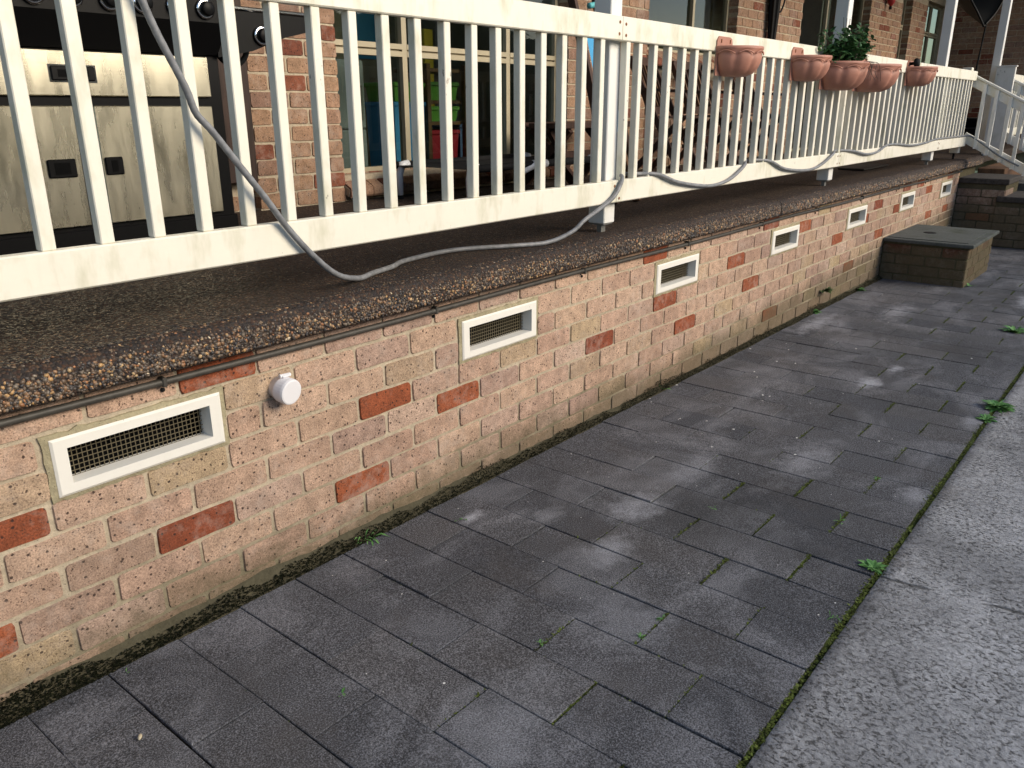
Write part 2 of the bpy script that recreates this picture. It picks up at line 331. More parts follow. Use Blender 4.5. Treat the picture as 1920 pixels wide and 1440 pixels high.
MOSSD = leaf_mat('moss_dark', (.006, .007, .005), (.018, .020, .010), .05); TREEL = leaf_mat('tree_leaf', (.035, .07, .025), (.10, .14, .05)); BARK = simple('pale_bark', (.30, .27, .22), .9, var=.3, scale=8)
FLAKE = simple('white_flake', (.78, .77, .74), .7); TWIG = simple('twig', (.06, .04, .03), .8)

# ------------------------------------------------------------------ ground, road, paving
SL = -.006
def gz(x): return -.037+SL*x
g = MB(); g.add([(-400, -400, -.6), (400, -400, -.6), (400, 400, -.6), (-400, 400, -.6)], [(0, 1, 2, 3)])
GRASSY = simple('lawn_ground', (.06, .085, .03), .95, var=.4, scale=1.5)
g.build('ground', GRASSY, kind='structure')
g = MB()
nx = 60; ys = [-1.452, -1.46, -1.5, -1.8, -2.5, -4, -7.5]
vs_ = []; fs_ = []
for i in range(nx+1):
    x = -8+i*.6
    for j, y in enumerate(ys):
        w = (mnoise.noise(Vector((x*2.3, y*3, 0)))*.006) if j else 0
        vs_.append((x, y+(w if j == 1 else 0), gz(x)+(-.012 if j == 0 else 0.0)+(mnoise.noise(Vector((x*.9, y*.9, 3)))*.006 if j > 2 else 0)))
for i in range(nx):
    for j in range(len(ys)-1):
        a = i*len(ys)+j; fs_.append((a, a+len(ys), a+len(ys)+1, a+1))
g.add(vs_, fs_)
g.build('concrete_driveway', CONC, kind='structure', smooth=True)
g = MB()
for x0 in range(-3, 20):
    g.add([(x0, -1.456, gz(x0)-.009), (x0+1, -1.456, gz(x0+1)-.009), (x0+1, .03, gz(x0+1)-.009), (x0, .03, gz(x0)-.009)], [(0, 1, 2, 3)])
paving = g.build('pavement', BED, kind='structure')
def paver_mesh(seed):
    r = random.Random(seed); bm = bmesh.new(); bmesh.ops.create_cube(bm, size=1)
    for v in bm.verts: v.co = Vector((v.co.x*.1902, v.co.y*.394, v.co.z*.05-.025)) + Vector((r.uniform(-.0012, .0012), r.uniform(-.0012, .0012), 0))
    top = [e for e in bm.edges if all(v.co.z > -.01 for v in e.verts)]
    bmesh.ops.bevel(bm, geom=top, offset=.0018, segments=1, affect='EDGES')
    bmesh.ops.delete(bm, geom=[f for f in bm.faces if all(v.co.z < -.04 for v in f.verts)], context='FACES')
    me = bpy.data.meshes.new('paver'); bm.to_mesh(me); bm.free(); me.materials.append(PAVER); return me
PM = [paver_mesh(i) for i in range(8)]
for k in range(-6, 47):
    xc = -.05+.1945*k+.09725
    rg = rnd.choice((.0015, .0025, .0035, .0045, .0060))
    cuts = [-.043, -.24, -.64, -1.04, -1.440] if k % 2 else [-.043, -.44, -.84, -1.24, -1.440]
    for a, b in zip(cuts, cuts[1:]):
        L = a-b; me = PM[rnd.randrange(8)]
        o = link('paver', me, paving, (xc+rnd.uniform(-.001, .001), (a+b)/2, gz(xc)+rnd.uniform(-.0022, .0018)))
        o.scale = ((.1945-rg)/.1902, (L-rnd.choice((.0012, .0025, .0045, .0075)))/.394, 1)
        o.rotation_euler = (R(rnd.uniform(-.35, .35)), math.atan(-SL)+R(rnd.uniform(-.6, .6)), R(rnd.uniform(-.35, .35)))

# ------------------------------------------------------------------ bricks
def brick_mesh(seed, L, H, D, m):
    r = random.Random(seed); pts = []
    def c(): return r.uniform(.006, .014)
    for sx, sz in ((-1, -1), (1, -1), (1, 1), (-1, 1)):
        k1, k2 = c(), c(); X = sx*L/2+r.uniform(-.0015, .0015); Z = sz*H/2+r.uniform(-.0015, .0015)
        seq = [(X, Z-sz*k1), (X-sx*k1*.3, Z-sz*k2*.3), (X-sx*k2, Z)]
        if sx*sz > 0: seq = seq[::-1] if False else seq
        if (sx, sz) in ((-1, -1), (1, 1)): pts += seq
        else: pts += seq[::-1]
    # extra points in the long edges give an uneven arris
    out = []
    for i, p in enumerate(pts):
        out.append(p); q = pts[(i+1) % len(pts)]
        if abs(p[0]-q[0]) > .05:
            for t in (.33, .67): out.append((p[0]+(q[0]-p[0])*t, p[1]+(q[1]-p[1])*t+r.uniform(-.0018, .0018)))
    n = len(out); vs = [(x*.985 if abs(x) > .02 else x, 0, z*.945) for x, z in out]+[(x, .005, z) for x, z in out]+[(x, D, z) for x, z in out]
    fs = [tuple(range(n))]+[(i, n+i, n+(i+1) % n, (i+1) % n) for i in range(n)]+[(n+i, 2*n+i, 2*n+(i+1) % n, n+(i+1) % n) for i in range(n)]
    me = bpy.data.meshes.new('brick'); me.from_pydata(vs, [], fs)
    bm = bmesh.new(); bm.from_mesh(me); bmesh.ops.recalc_face_normals(bm, faces=bm.faces); bm.to_mesh(me); bm.free()
    me.materials.append(m); return me
class BrickSet:
    """brick specs of one thing; the ones nearest the camera become objects, the rest one joined part"""
    def __init__(s, parent, mats, D, seed):
        s.p = parent; s.mats = mats; s.D = D; s.specs = []; s.r = random.Random(seed)
        s.full = [brick_mesh(seed+i, .2295, .0765, D, mats[0]) for i in range(6)]; s.half = [brick_mesh(seed+50+i, .110, .0765, D, mats[0]) for i in range(4)]
    def add(s, c, length, rot=0.0, red=False, hs=1.0): s.specs.append((Vector(c), length, rot, red, hs))
    def finish(s, limit=300):
        off = wloc(s.p); s.specs.sort(key=lambda t: (t[0]-CAM).length)
        jv, jf, jr, jm = [], [], [], []
        for i, (c, L, rot, red, hs) in enumerate(s.specs):
            if L > .16: me = s.full[s.r.randrange(6)]; k = L/.2295
            else: me = s.half[s.r.randrange(4)]; k = L/.110
            tilt = R(s.r.uniform(-.35, .35))
            if i < limit:
                o = link('brick', me, s.p, c-off); o.scale = (k, 1, hs); o.rotation_euler = (0, tilt, rot)
                if red:
                    o.material_slots[0].link = 'OBJECT'; o.material_slots[0].material = s.mats[1]
            else:
                M = Matrix.Translation(c-off) @ Matrix.Rotation(rot, 4, 'Z') @ Matrix.Diagonal((k, 1, hs, 1)); n = len(jv)
                jv += [tuple(M @ v.co) for v in me.vertices]; v = s.r.random()
                for f in me.polygons: jf.append([n+a for a in f.vertices]); jr.append(v); jm.append(1 if red else 0)
        if jv:
            me = bpy.data.meshes.new('brick'); me.from_pydata(jv, [], jf); me.materials.append(s.mats[2]); me.materials.append(s.mats[3])
            a = me.attributes.new('rnd', 'FLOAT', 'FACE'); a.data.foreach_set('value', jr); me.polygons.foreach_set('material_index', jm)
            o = link('brick', me, s.p); o['kind'] = 'stuff'
def courses(bs, x0, x1, zs, place, phase, holes=(), reds=(), redp=0.0, mn=.028, r=rnd):
    """running bond between x0 and x1; zs = list of (row name, z centre); place(x, z) -> point"""
    for ri, (row, z) in enumerate(zs):
        ph = phase[ri % 2]
        k = math.floor((x0-ph)/.24)
        x = ph+.24*k
        while x < x1:
            a, b = max(x+.005, x0), min(x+.235, x1); segs = [(a, b)]
            for (h0, h1, hz0, hz1) in holes:
                if hz0 < z < hz1:
                    ns = []
                    for (p, q) in segs:
                        if q <= h0 or p >= h1: ns.append((p, q))
                        else:
                            if p < h0: ns.append((p, h0))
                            if q > h1: ns.append((h1, q))
                    segs = ns
            for (p, q) in segs:
                if q-p > mn:
                    red = any(rw == row and p-.01 < rx < q+.01 for rw, rx in reds) or r.random() < redp
                    jl, jr_ = r.uniform(-.0015, .0015), r.uniform(-.0015, .0015)
                    p2, q2 = p+jl, q+jr_
                    bs.add(place((p2+q2)/2, z+r.uniform(-.0015, .0015)), q2-p2, 0.0, red)
            x += .24

# ---- low wall under the verandah
VENTS = [-.455, .980, 2.412, 3.872, 5.345, 6.800, 8.305]; VW, VZ0, VZ1 = .447, .467, .616
wall = thing('verandah_base_wall', (4, .05, -.1), 'long low wall of pink brick with a few red bricks under the verandah floor', 'wall')
mb = MB(); YM, YB = .0046, .10; X0, X1 = -3.0, 9.085
mb.box(X0, X1, YM, YB, -.16, .466); mb.box(X0, X1, YM, YB, .6185, .7215)
xs = [X0]+[v for a in VENTS for v in (a, a+VW)]+[X1]
for a, b in zip(xs[0::2], xs[1::2]): mb.box(a, b, YM, YB, .466, .6185)
mb.build('mortar', MORTAR, wall)
rows = [(n, .03-.086+.043+.086*i) for i, n in enumerate('IHGFEDCBA')]
REDS = [('A', 0.0), ('F', -.12), ('G', -.63), ('D', -.54), ('D', .6), ('E', .96), ('G', .48), ('E', 1.91), ('D', 2.51), ('F', 2.77), ('C', 3.37), ('E', 3.58), ('H', 3.98), ('A', 2.39), ('A', 3.85),
        ('B', 4.46), ('D', 5.2), ('G', 5.56), ('B', 6.18), ('E', 6.29), ('C', 5.87), ('C', 6.72), ('A', 7.01), ('E', 8.03), ('E', 8.53), ('B', 7.91), ('A', 7.52), ('A', 8.71)]
bs = BrickSet(wall, (BRICK, BRICK_RED, BRICK_J, BRICK_RED_J), .03, 11)
holes = [(a-.017, a+VW+.017, .46, .63) for a in VENTS]
# row I starts at offset .12, so phases alternate (.12, 0)
courses(bs, -1.02, X1, rows, lambda x, z: (x, rnd.uniform(-.0022, .0010), z), (.12, 0.0), holes, REDS)
bs.finish(300)
for i, a in enumerate(VENTS):
    b = a+VW; yf = -.009
    f = MB(); bw = .036
    ring_o = [(a, VZ0), (b, VZ0), (b, VZ1), (a, VZ1)]; ring_i = [(a+bw, VZ0+bw*.8), (b-bw, VZ0+bw*.8), (b-bw, VZ1-bw*.8), (a+bw, VZ1-bw*.8)]
    c = .006; ro2 = [(a+c, VZ0+c), (b-c, VZ0+c), (b-c, VZ1-c), (a+c, VZ1-c)]
    lay = [[(x, .03, z) for x, z in ring_o], [(x, yf+.004, z) for x, z in ring_o], [(x, yf, z) for x, z in ro2], [(x, yf, z) for x, z in ring_i], [(x*.985+(a+b)/2*.015, .044, z) for x, z in ring_i]]
    vv = [p for l in lay for p in l]; ff = []
    for l in range(4):
        for k in range(4): ff.append((l*4+k, l*4+(k+1) % 4, l*4+4+(k+1) % 4, l*4+4+k))
    f.add(vv, ff)
    fr = f.build('air_vent', WHITE_FRESH, wall)
    cl = MB(); e = .015; n = 40; vo = []; 
    def rag(k): return .007*mnoise.noise(Vector((k*1.7, i*7.1, 0)))
    per = []
    for k in range(22): per.append((a-e+(b-a+2*e)*k/22, VZ0-e*.8, 0, -1))
    for k in range(8): per.append((b+e, VZ0-e*.8+(VZ1-VZ0+e*1.6)*k/8, 1, 0))
    for k in range(22): per.append((b+e-(b-a+2*e)*k/22, VZ1+e*.8, 0, 1))
    for k in range(8): per.append((a-e, VZ1+e*.8-(VZ1-VZ0+e*1.6)*k/8, -1, 0))
    po = [(x+nx_*rag(k)*1.3, -.0012, z+nz_*rag(k)*1.3) for k, (x, z, nx_, nz_) in enumerate(per)]
    pi_ = [(min(max(x, a+.002), b-.002), -.0042, min(max(z, VZ0+.002), VZ1-.002)) for (x, z, _, _) in per]
    pb = [(x, .006, z) for x, y, z in po]
    m = len(per); cl.add(po+pi_+pb, [(k, (k+1) % m, m+(k+1) % m, m+k) for k in range(m)]+[(k, 2*m+k, 2*m+(k+1) % m, (k+1) % m) for k in range(m)])
    cl.build('vent_mortar', COLLAR, fr)
    w = MB(); yw = .036; xa, xb, za, zb = a+bw, b-bw, VZ0+bw*.8, VZ1-bw*.8
    sp = .0118
    nxw = int((xb-xa)/sp); nzw = int((zb-za)/sp)
    for k in range(nxw+1):
        x = xa+(xb-xa)*k/nxw; w.box(x-.0009, x+.0009, yw-.0009, yw+.0009, za-.003, zb)
    for k in range(nzw+1):
        z = za+(zb-za)*k/nzw; w.box(xa, xb, yw-.0022, yw-.0004, z-.0009, z+.0009)
    w.build('wire_mesh', WIRE, fr)
    d = MB().box(a+.002, b-.002, .085, .095, VZ0, VZ1); d.build('vent_back', DARKVOID, fr)
# mortar haunch and black moss line where wall meets paving
mb = MB(); vv = []; ff = []; N = 520
for i in range(N+1):
    x = -1.3+i*(9.08+1.3)/N; h = max(-.05, .010-.022*max(0, x-.1))+.010*mnoise.noise(Vector((x*6, 0, 0)))+.006*mnoise.noise(Vector((x*23, 2, 0))); gg = gz(x)
    o1 = .006*mnoise.noise(Vector((x*11, 5, 0)))
    top = max(h, gg+.006)
    vv += [(x, .002, top), (x, -.004, top-.004), (x, -.016+o1, gg+.010+(top-gg)*.22), (x, -.030+o1, gg+.003), (x, -.046, gg-.010)]
for i in range(N):
    for j in range(4): ff.append((i*5+j, i*5+5+j, i*5+6+j, i*5+1+j))
mb.add(vv, ff); mb.build('mortar_haunch', HAUNCH, wall, smooth=True)

# ---- moss, as short blades
def blades(name, pts, m, parent=None, L=(.004, .012), kind='stuff', up=.7):
    r = random.Random(len(pts)); vs, fs, rn = [], [], []
    for (x, y, z) in pts:
        a = r.uniform(0, 6.283); l = r.uniform(*L); w = l*.32; d = Vector((math.cos(a), math.sin(a), r.uniform(.1, 1)*up)).normalized(); s = Vector((-math.sin(a), math.cos(a), 0)); n = len(vs)
        p = Vector((x, y, z)); vs += [tuple(p-s*w), tuple(p+s*w), tuple(p+d*l*.6+s*w*.8), tuple(p+d*l), tuple(p+d*l*.6-s*w*.8)]; fs.append((n, n+1, n+2, n+3, n+4)); rn.append(r.random())
    me = bpy.data.meshes.new(name); me.from_pydata(vs, [], fs); at = me.attributes.new('rnd', 'FLOAT', 'FACE'); at.data.foreach_set('value', rn); me.materials.append(m)
    o = link(name, me, parent); o['kind'] = kind; return o
pts = []
for i in range(24000):
    x = -.4+rnd.random()**1.25*9.4; d = mnoise.noise(Vector((x*3.1, 0, 4)))*.5+.5+.3*mnoise.noise(Vector((x*11, 0, 7)))
    if x < .9: d *= .55
    if rnd.random() < d*1.35-.12: pts.append((x, -1.4465+rnd.gauss(0, .0045)*(1+1.2*d), gz(x)-.008+rnd.random()*.008))
for k in range(-1, 40):
    for yj in ((-.24, -.64, -1.04) if k % 2 else (-.44, -.84, -1.24)):
        xa = -.05+.1945*k; w = mnoise.noise(Vector((xa*1.7, yj*3, 1)))*.5+.5
        w *= {-1.24: 1.0, -1.04: .85, -.84: .5, -.64: .25}.get(yj, .12)
        if xa > 1.0: w *= 1.5
        for i in range(int(620*max(0, w-.14))):
            t = rnd.random(); pts.append((xa+.1945*t, yj+rnd.gauss(0, .0022), gz(xa)-.008+rnd.random()*.007))
for k in range(-1, 36):
    xa = -.05+.1945*k
    for i in range(260):
        y = -.05-1.38*rnd.random(); d = mnoise.noise(Vector((xa*5, y*4, 9)))*.5+.5
        if rnd.random() < (d-.52)*2.2*(.3+.7*min(1, -y)): pts.append((xa+rnd.gauss(0, .002), y, gz(xa)-.009+rnd.random()*.007))
tag(blades('moss', pts, MOSS, None, (.004, .011)), 'yellow green moss and grass filling the joints of the grey paving', 'moss')
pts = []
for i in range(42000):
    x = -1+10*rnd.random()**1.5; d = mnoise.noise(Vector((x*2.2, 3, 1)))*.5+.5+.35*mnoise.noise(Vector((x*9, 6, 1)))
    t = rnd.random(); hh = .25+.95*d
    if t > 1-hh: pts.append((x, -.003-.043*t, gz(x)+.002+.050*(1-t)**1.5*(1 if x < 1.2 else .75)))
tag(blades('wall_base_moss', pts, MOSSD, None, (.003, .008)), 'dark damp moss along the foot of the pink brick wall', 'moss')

# ---- verandah floor slab
def fz(y): return .820+.011*max(0, y)
fl = MB()
def slab(x0, x1):
    prof = [(1.95, .722), (-.052, .722), (-.062, .728), (-.066, .742), (-.066, .778), (-.061, .798), (-.049, .812), (-.030, .8185), (.0, .820), (1.95, fz(1.95))]
    fl.prism(prof, 'x', x0, x1)
slab(-3, 3.806); slab(3.814, 9.95)
fl.prism([(1.95, .722), (.02, .722), (.02, .820), (1.95, fz(1.95))], 'x', 9.95, 15.5)
floor = fl.build('verandah_floor', AGG, kind='structure')
PCOL = [(.50, .30, .13), (.58, .40, .21), (.42, .19, .085), (.62, .50, .34), (.30, .17, .09), (.16, .11, .075), (.07, .06, .055), (.20, .16, .12), (.10, .075, .055), (.25, .2, .15), (.055, .05, .05)]
PW = [.9, .6, .7, .18, 3.0, 4.0, 3.0, 2.0, 4.2, .8, 2.6]
pv, pf, pcs = [], [], []
ico = bmesh.new(); bmesh.ops.create_icosphere(ico, subdivisions=1, radius=1); iv = [v.co.copy() for v in ico.verts]; jf_ = [[v.index for v in f.verts] for f in ico.faces]; ico.free()
def pebble(p, nrm, s, dim=1.0):  # dim paints shade into the colour of pebbles on the floor's top
    q = Vector(nrm).to_track_quat('Z', 'Y') @ Vector((0, 0, 0)).to_track_quat('Z', 'Y') if False else Vector(nrm).to_track_quat('Z', 'Y')
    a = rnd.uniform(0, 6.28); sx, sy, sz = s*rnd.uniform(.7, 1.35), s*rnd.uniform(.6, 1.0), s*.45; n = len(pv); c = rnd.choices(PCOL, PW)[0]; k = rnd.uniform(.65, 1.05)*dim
    for v in iv:
        w = Vector((v.x*sx, v.y*sy, v.z*sz)); w = Vector((w.x*math.cos(a)-w.y*math.sin(a), w.x*math.sin(a)+w.y*math.cos(a), w.z)); w = q @ w
        pv.append((p[0]+w.x, p[1]+w.y, p[2]+w.z)); pcs.append((c[0]*k, c[1]*k, c[2]*k, 1))
    for f in jf_: pf.append([n+i for i in f])
i = 0
while i < 18000:
    x = -1.0+rnd.random()**1.9*10.9
    if abs(x-3.81) < .012: continue
    i += 1
    t = rnd.random()
    if t < .66: pebble((x, -.0655, .732+.050*rnd.random()), (0, -1, 0), rnd.choice([.0028, .0035, .004, .005, .0065])*(1 if x < 2 else 1.25 if x < 4 else 1.6))
    elif t < .88:
        u = rnd.random(); pebble((x, -.0645+.030*u*u, .782+.0345*u), (0, -1+u*.9, .15+u*.8), rnd.uniform(.003, .0065))
    else:
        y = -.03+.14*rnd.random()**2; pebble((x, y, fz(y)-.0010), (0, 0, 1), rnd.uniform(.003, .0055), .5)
for i in range(9000):
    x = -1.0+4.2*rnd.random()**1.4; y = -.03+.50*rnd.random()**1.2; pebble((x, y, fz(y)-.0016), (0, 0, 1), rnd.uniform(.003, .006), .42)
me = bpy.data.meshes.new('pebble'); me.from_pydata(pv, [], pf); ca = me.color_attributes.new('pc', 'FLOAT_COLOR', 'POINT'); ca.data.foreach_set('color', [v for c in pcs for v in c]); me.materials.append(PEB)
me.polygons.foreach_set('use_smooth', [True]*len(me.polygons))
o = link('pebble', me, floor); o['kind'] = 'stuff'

# ------------------------------------------------------------------ house
house = thing('house', (6, 1.83, .84), 'brick house behind the verandah with windows and projecting end wall', 'house')
YW, YF = 1.83, 1.93
hm = MB(); ym = YW+.006; yb = 1.98; ZT = 3.6
def mort(x0, x1, z0, z1): hm.box(x0+.006 if x0 > -2 else x0, x1-.006, ym, yb, z0, z1)
mort(1.41, 1.99, .80, ZT); mort(4.19, 5.35, .80, ZT); mort(7.07, 8.78, .80, ZT); mort(11.22, 12.72, .80, ZT); mort(13.22, 14.12, .80, ZT)
hm.box(1.984, 4.196, ym+.02, yb, .80, .985); hm.box(5.344, 7.076, ym, yb, .80, 1.735); hm.box(12.714, 13.226, ym, yb, .80, 1.72); hm.box(14.114, 15.45, ym, yb, .80, 1.72)
hm.box(-3, 1.416, 1.886, yb, .80, .99)
hm.box(1.984, 4.196, ym, yb, 2.85, ZT); hm.box(5.344, 7.076, ym, yb, 2.95, ZT); hm.box(8.774, 11.226, ym, yb, 2.95, ZT); hm.box(12.714, 13.226, ym, yb, 2.98, ZT); hm.box(14.114, 15.45, ym, yb, 2.98, ZT)
hm.box(15.406, 15.6, -2.5, 1.975, .3, ZT)
hm.build('wall', HMORTAR, house)
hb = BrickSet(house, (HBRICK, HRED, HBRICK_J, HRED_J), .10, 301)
hr = random.Random(5)
def zrows(z0, z1): return [(str(k), z0+.038+.086*k) for k in range(int((z1-z0)/.086+.5))]
pl = lambda x, z: (x, YW+hr.uniform(-.001, .001), z)
HREDP = .09
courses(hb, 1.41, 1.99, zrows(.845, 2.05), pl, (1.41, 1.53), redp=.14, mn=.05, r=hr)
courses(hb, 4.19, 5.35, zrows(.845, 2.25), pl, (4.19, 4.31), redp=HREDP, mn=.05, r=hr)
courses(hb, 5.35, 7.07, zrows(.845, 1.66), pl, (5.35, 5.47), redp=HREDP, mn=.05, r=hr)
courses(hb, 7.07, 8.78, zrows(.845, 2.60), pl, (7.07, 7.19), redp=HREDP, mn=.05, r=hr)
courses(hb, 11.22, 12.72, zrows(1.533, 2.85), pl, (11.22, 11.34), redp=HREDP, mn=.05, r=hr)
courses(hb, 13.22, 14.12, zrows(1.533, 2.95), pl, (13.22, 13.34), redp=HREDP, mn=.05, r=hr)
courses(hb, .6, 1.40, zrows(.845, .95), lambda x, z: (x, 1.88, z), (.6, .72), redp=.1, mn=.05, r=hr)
for ri, (rw, z) in enumerate(zrows(.845, 3.1)):
    y = 1.80-(.12 if ri % 2 else 0)
    while y > .25:
        hb.add((15.40+hr.uniform(-.001, .001), y-.115, z), .23, R(-90), hr.random() < .12); y -= .24
hb.finish(300)
def sill_row(x0, x1, zt, zb_, yf):
    n = int((x1-x0)/.086); w = (x1-x0)/n
    for k in range(n):
        xa = x0+w*k+.004; xb = xa+w-.008; j = hr.uniform(-.003, .003)
        m_ = MB().prism([(YF+.0, zt), (YF+.0, zt-.07), (yf+.01+j, zb_), (yf+j, zb_+.012), (yf+j, zb_+.055)], 'x', xa, xb)
        m_.build('sill_brick', HRED if hr.random() < .2 else HBRICK, house)
    MB().prism([(YF, zt-.006), (YF, zt-.066), (yf+.018, zb_+.006), (yf+.008, zb_+.045)], 'x', x0, x1).build('sill_mortar', HMORTAR, house)
sill_row(1.99, 4.19, .992, .862, 1.785); sill_row(5.35, 7.07, 1.838, 1.70, 1.775)
# windows: a frame (part of the house) with glass panes (sub-parts)
def window(x0, x1, z0, z1, mull=(), trans=(), fw_=.034, y=YF):
    f = MB(); d = .05
    f.box(x0, x0+fw_, y, y+d, z0, z1); f.box(x1-fw_, x1, y, y+d, z0, z1); f.box(x0+fw_, x1-fw_, y, y+d, z0, z0+fw_*.8); f.box(x0+fw_, x1-fw_, y, y+d, z1-fw_, z1)
    xs_ = [x0+fw_]+[v for m_ in mull for v in (m_-.020, m_+.020)]+[x1-fw_]
    for m_ in mull: f.box(m_-.020, m_+.020, y-.003, y+d, z0+fw_*.8, z1-fw_)
    for t in trans:
        for a, b in zip(xs_[0::2], xs_[1::2]):
            f.box(a, b, y-.006, y+d, t+.006, t+.036); f.box(a, b, y-.006, y+d, t-.036, t-.006); f.box(a, b, y+.015, y+d, t-.006, t+.006)
    fr = f.build('window', ALU, house)
    zs_ = [z0+fw_*.8]+[v for t in trans for v in (t-.036, t+.036)]+[z1-fw_]
    for a, b in zip(xs_[0::2], xs_[1::2]):
        for c_, e_ in zip(zs_[0::2], zs_[1::2]):
            # inner sash lines and the pane itself
            MB().box(a, b, y+.028, y+.034, c_, e_).build('pane', GLASS, fr)
    return fr
window(1.99, 4.19, .99, 2.85, (2.60, 3.60), (1.69,))
window(5.35, 7.07, 1.83, 2.95, (6.33,))
window(8.78, 11.22, .845, 2.95, (9.85,))
window(12.72, 13.22, 1.76, 2.98, (), (2.52,)); window(14.12, 15.40, 1.76, 2.98, (14.8,), (2.52,))
MB().box(12.72, 13.22, 1.80, 1.98, 1.72, 1.76).build('sill', HBRICK, house); MB().box(14.12, 15.40, 1.80, 1.98, 1.72, 1.76).build('sill', HBRICK, house)
# rooms
ROOMW = simple('room_wall', (.34, .29, .23), .9, var=.15, scale=3); ROOMF = simple('room_floor', (.16, .095, .06), .5, var=.3, scale=6)
rm = MB(); rm.box(-3, 15.45, 3.6, 3.7, .80, 2.45); rm.box(-3, .5, 3.6, 3.7, 2.45, ZT); rm.box(4.9, 15.45, 3.6, 3.7, 2.45, ZT); rm.box(.5, 4.9, 3.6, 3.7, 3.4, ZT); rm.box(5.0, 5.1, 1.98, 3.6, .80, ZT); rm.box(11.7, 11.8, 1.98, 3.6, .80, ZT); rm.box(-3.1, -3, 1.98, 3.7, .8, ZT); rm.build('room_wall', ROOMW, house)  # unseen high gap in the back wall, added to brighten the room
MB().box(-3, 15.45, 1.98, 3.6, .78, .86).build('room_floor', ROOMF, house); MB().box(-3.1, 15.6, 1.98, 3.7, ZT, ZT+.1).build('room_ceiling', ROOMW, house)
BLIND = simple('pale_blind', (.42, .41, .40), .8, var=.12, scale=10, stretch=(1, 1, .1))
for (a, b, z0_) in ((12.80, 13.0, 1.80), (14.2, 14.75, 1.80), (9.9, 10.2, .86)): MB().box(a, b, 2.02, 2.03, z0_, 2.9).build('curtain', BLIND, house)
MB().box(-3, 15.6, -.45, 1.98, 3.62, 3.70).build('verandah_roof', simple('roof_lining', (.55, .53, .48), .8), house)
rf = MB(); rf.prism([(-.6, 3.71), (-.6, 3.78), (1.8, 5.0), (4.0, 3.8), (4.0, 3.71)], 'x', -3.2, 16); rf.build('roof', simple('roof_tile', (.16, .10, .08), .8, var=.3, scale=6), house)
# dark timber jamb left of the first pier
tb = MB().box(1.20, 1.395, 1.80, 1.84, .995, 2.6, .004); single('timber_board', tb, WOOD_B, 'dark stained timber board standing between the barbecue and the brick pier', 'board', (1.3, 1.82, .995))

# ---- things seen in the room behind the first window
def tub(x0, x1, z0, z1, y, c, lid, label, name='storage_tub'):
    t = thing(name, ((x0+x1)/2, y+.15, z0), label, 'storage tub', 'plastic tubs behind the window')
    m_ = simple('tub_'+label.split()[0]+str(len(bpy.data.materials)), c, .4); h = z1-z0
    b = MB(); k = .012; b.add([(x0+k, y+k, z0), (x1-k, y+k, z0), (x1-k, y+.3-k, z0), (x0+k, y+.3-k, z0), (x0, y, z1-.03), (x1, y, z1-.03), (x1, y+.3, z1-.03), (x0, y+.3, z1-.03)],
                              [(0, 3, 2, 1), (0, 1, 5, 4), (1, 2, 6, 5), (2, 3, 7, 6), (3, 0, 4, 7), (4, 5, 6, 7)]); b.build('tub_body', m_, t)
    MB().box(x0-.012, x1+.012, y-.012, y+.312, z1-.03, z1, .006).build('lid', simple('lid'+str(len(bpy.data.materials)), lid, .4), t)
BLUE = (.07, .33, .72); GRN = (.16, .42, .07); RED_ = (.42, .025, .045); NAVY = (.13, .20, .42)
shelf = thing('bookcase', (3.5, 2.7, .86), 'brown timber bookcase holding coloured tubs behind the window glass', 'bookcase')
for x in (3.30, 3.70): MB().box(x-.018, x+.018, 2.42, 2.455, .86, 1.66).build('side_panel', WOOD_M, shelf)
for z in (.93, 1.25, 1.40, 1.62): MB().box(3.318, 3.682, 2.46, 2.80, z-.012, z+.012).build('shelf_board', WOOD_M, shelf)
tub(2.98, 3.28, .865, 1.40, 2.45, BLUE, BLUE, 'tall blue tub left of the bookcase under a green tub', 'storage_tub')
tub(2.99, 3.28, 1.403, 1.53, 2.45, GRN, GRN, 'green tub lying on the tall blue tub')
tub(3.345, 3.655, .943, 1.20, 2.47, RED_, RED_, 'dark red tub on the lowest shelf of the bookcase')
tub(3.345, 3.655, 1.264, 1.37, 2.47, GRN, GRN, 'green tub on the middle shelf above the red tub')
tub(3.345, 3.655, 1.413, 1.54, 2.47, GRN, (.10, .26, .06), 'green tub on the upper shelf of the bookcase')
tub(3.76, 3.92, .865, 1.24, 2.55, NAVY, NAVY, 'narrow slate blue tub right of the bookcase')
single('poster', MB().box(3.55, 3.95, 3.585, 3.597, 1.75, 2.4), simple('poster_blue', (.06, .30, .58), .6), 'plain bright blue poster on the back wall of the room', 'poster', (3.75, 3.59, 2.0))
single('yellow_panel', MB().box(3.80, 3.90, 2.95, 3.0, 1.27, 1.95, .004), simple('yellow', (.62, .45, .04), .5), 'narrow yellow panel standing behind the slate blue tub', 'panel', (3.85, 2.97, 1.27))
fg = thing('fridge', (2.4, 2.6, .86), 'pale grey fridge standing inside the first window', 'fridge'); FR = simple('fridge_paint', (.36, .38, .42), .35)
MB().box(2.15, 2.72, 2.45, 3.0, .87, 1.22, .01).build('lower_door', FR, fg); MB().box(2.15, 2.72, 2.45, 3.0, 1.225, 1.66, .01).build('upper_door', FR, fg); MB().box(2.66, 2.68, 2.425, 2.45, 1.28, 1.5, .003).build('handle', GALV, fg)

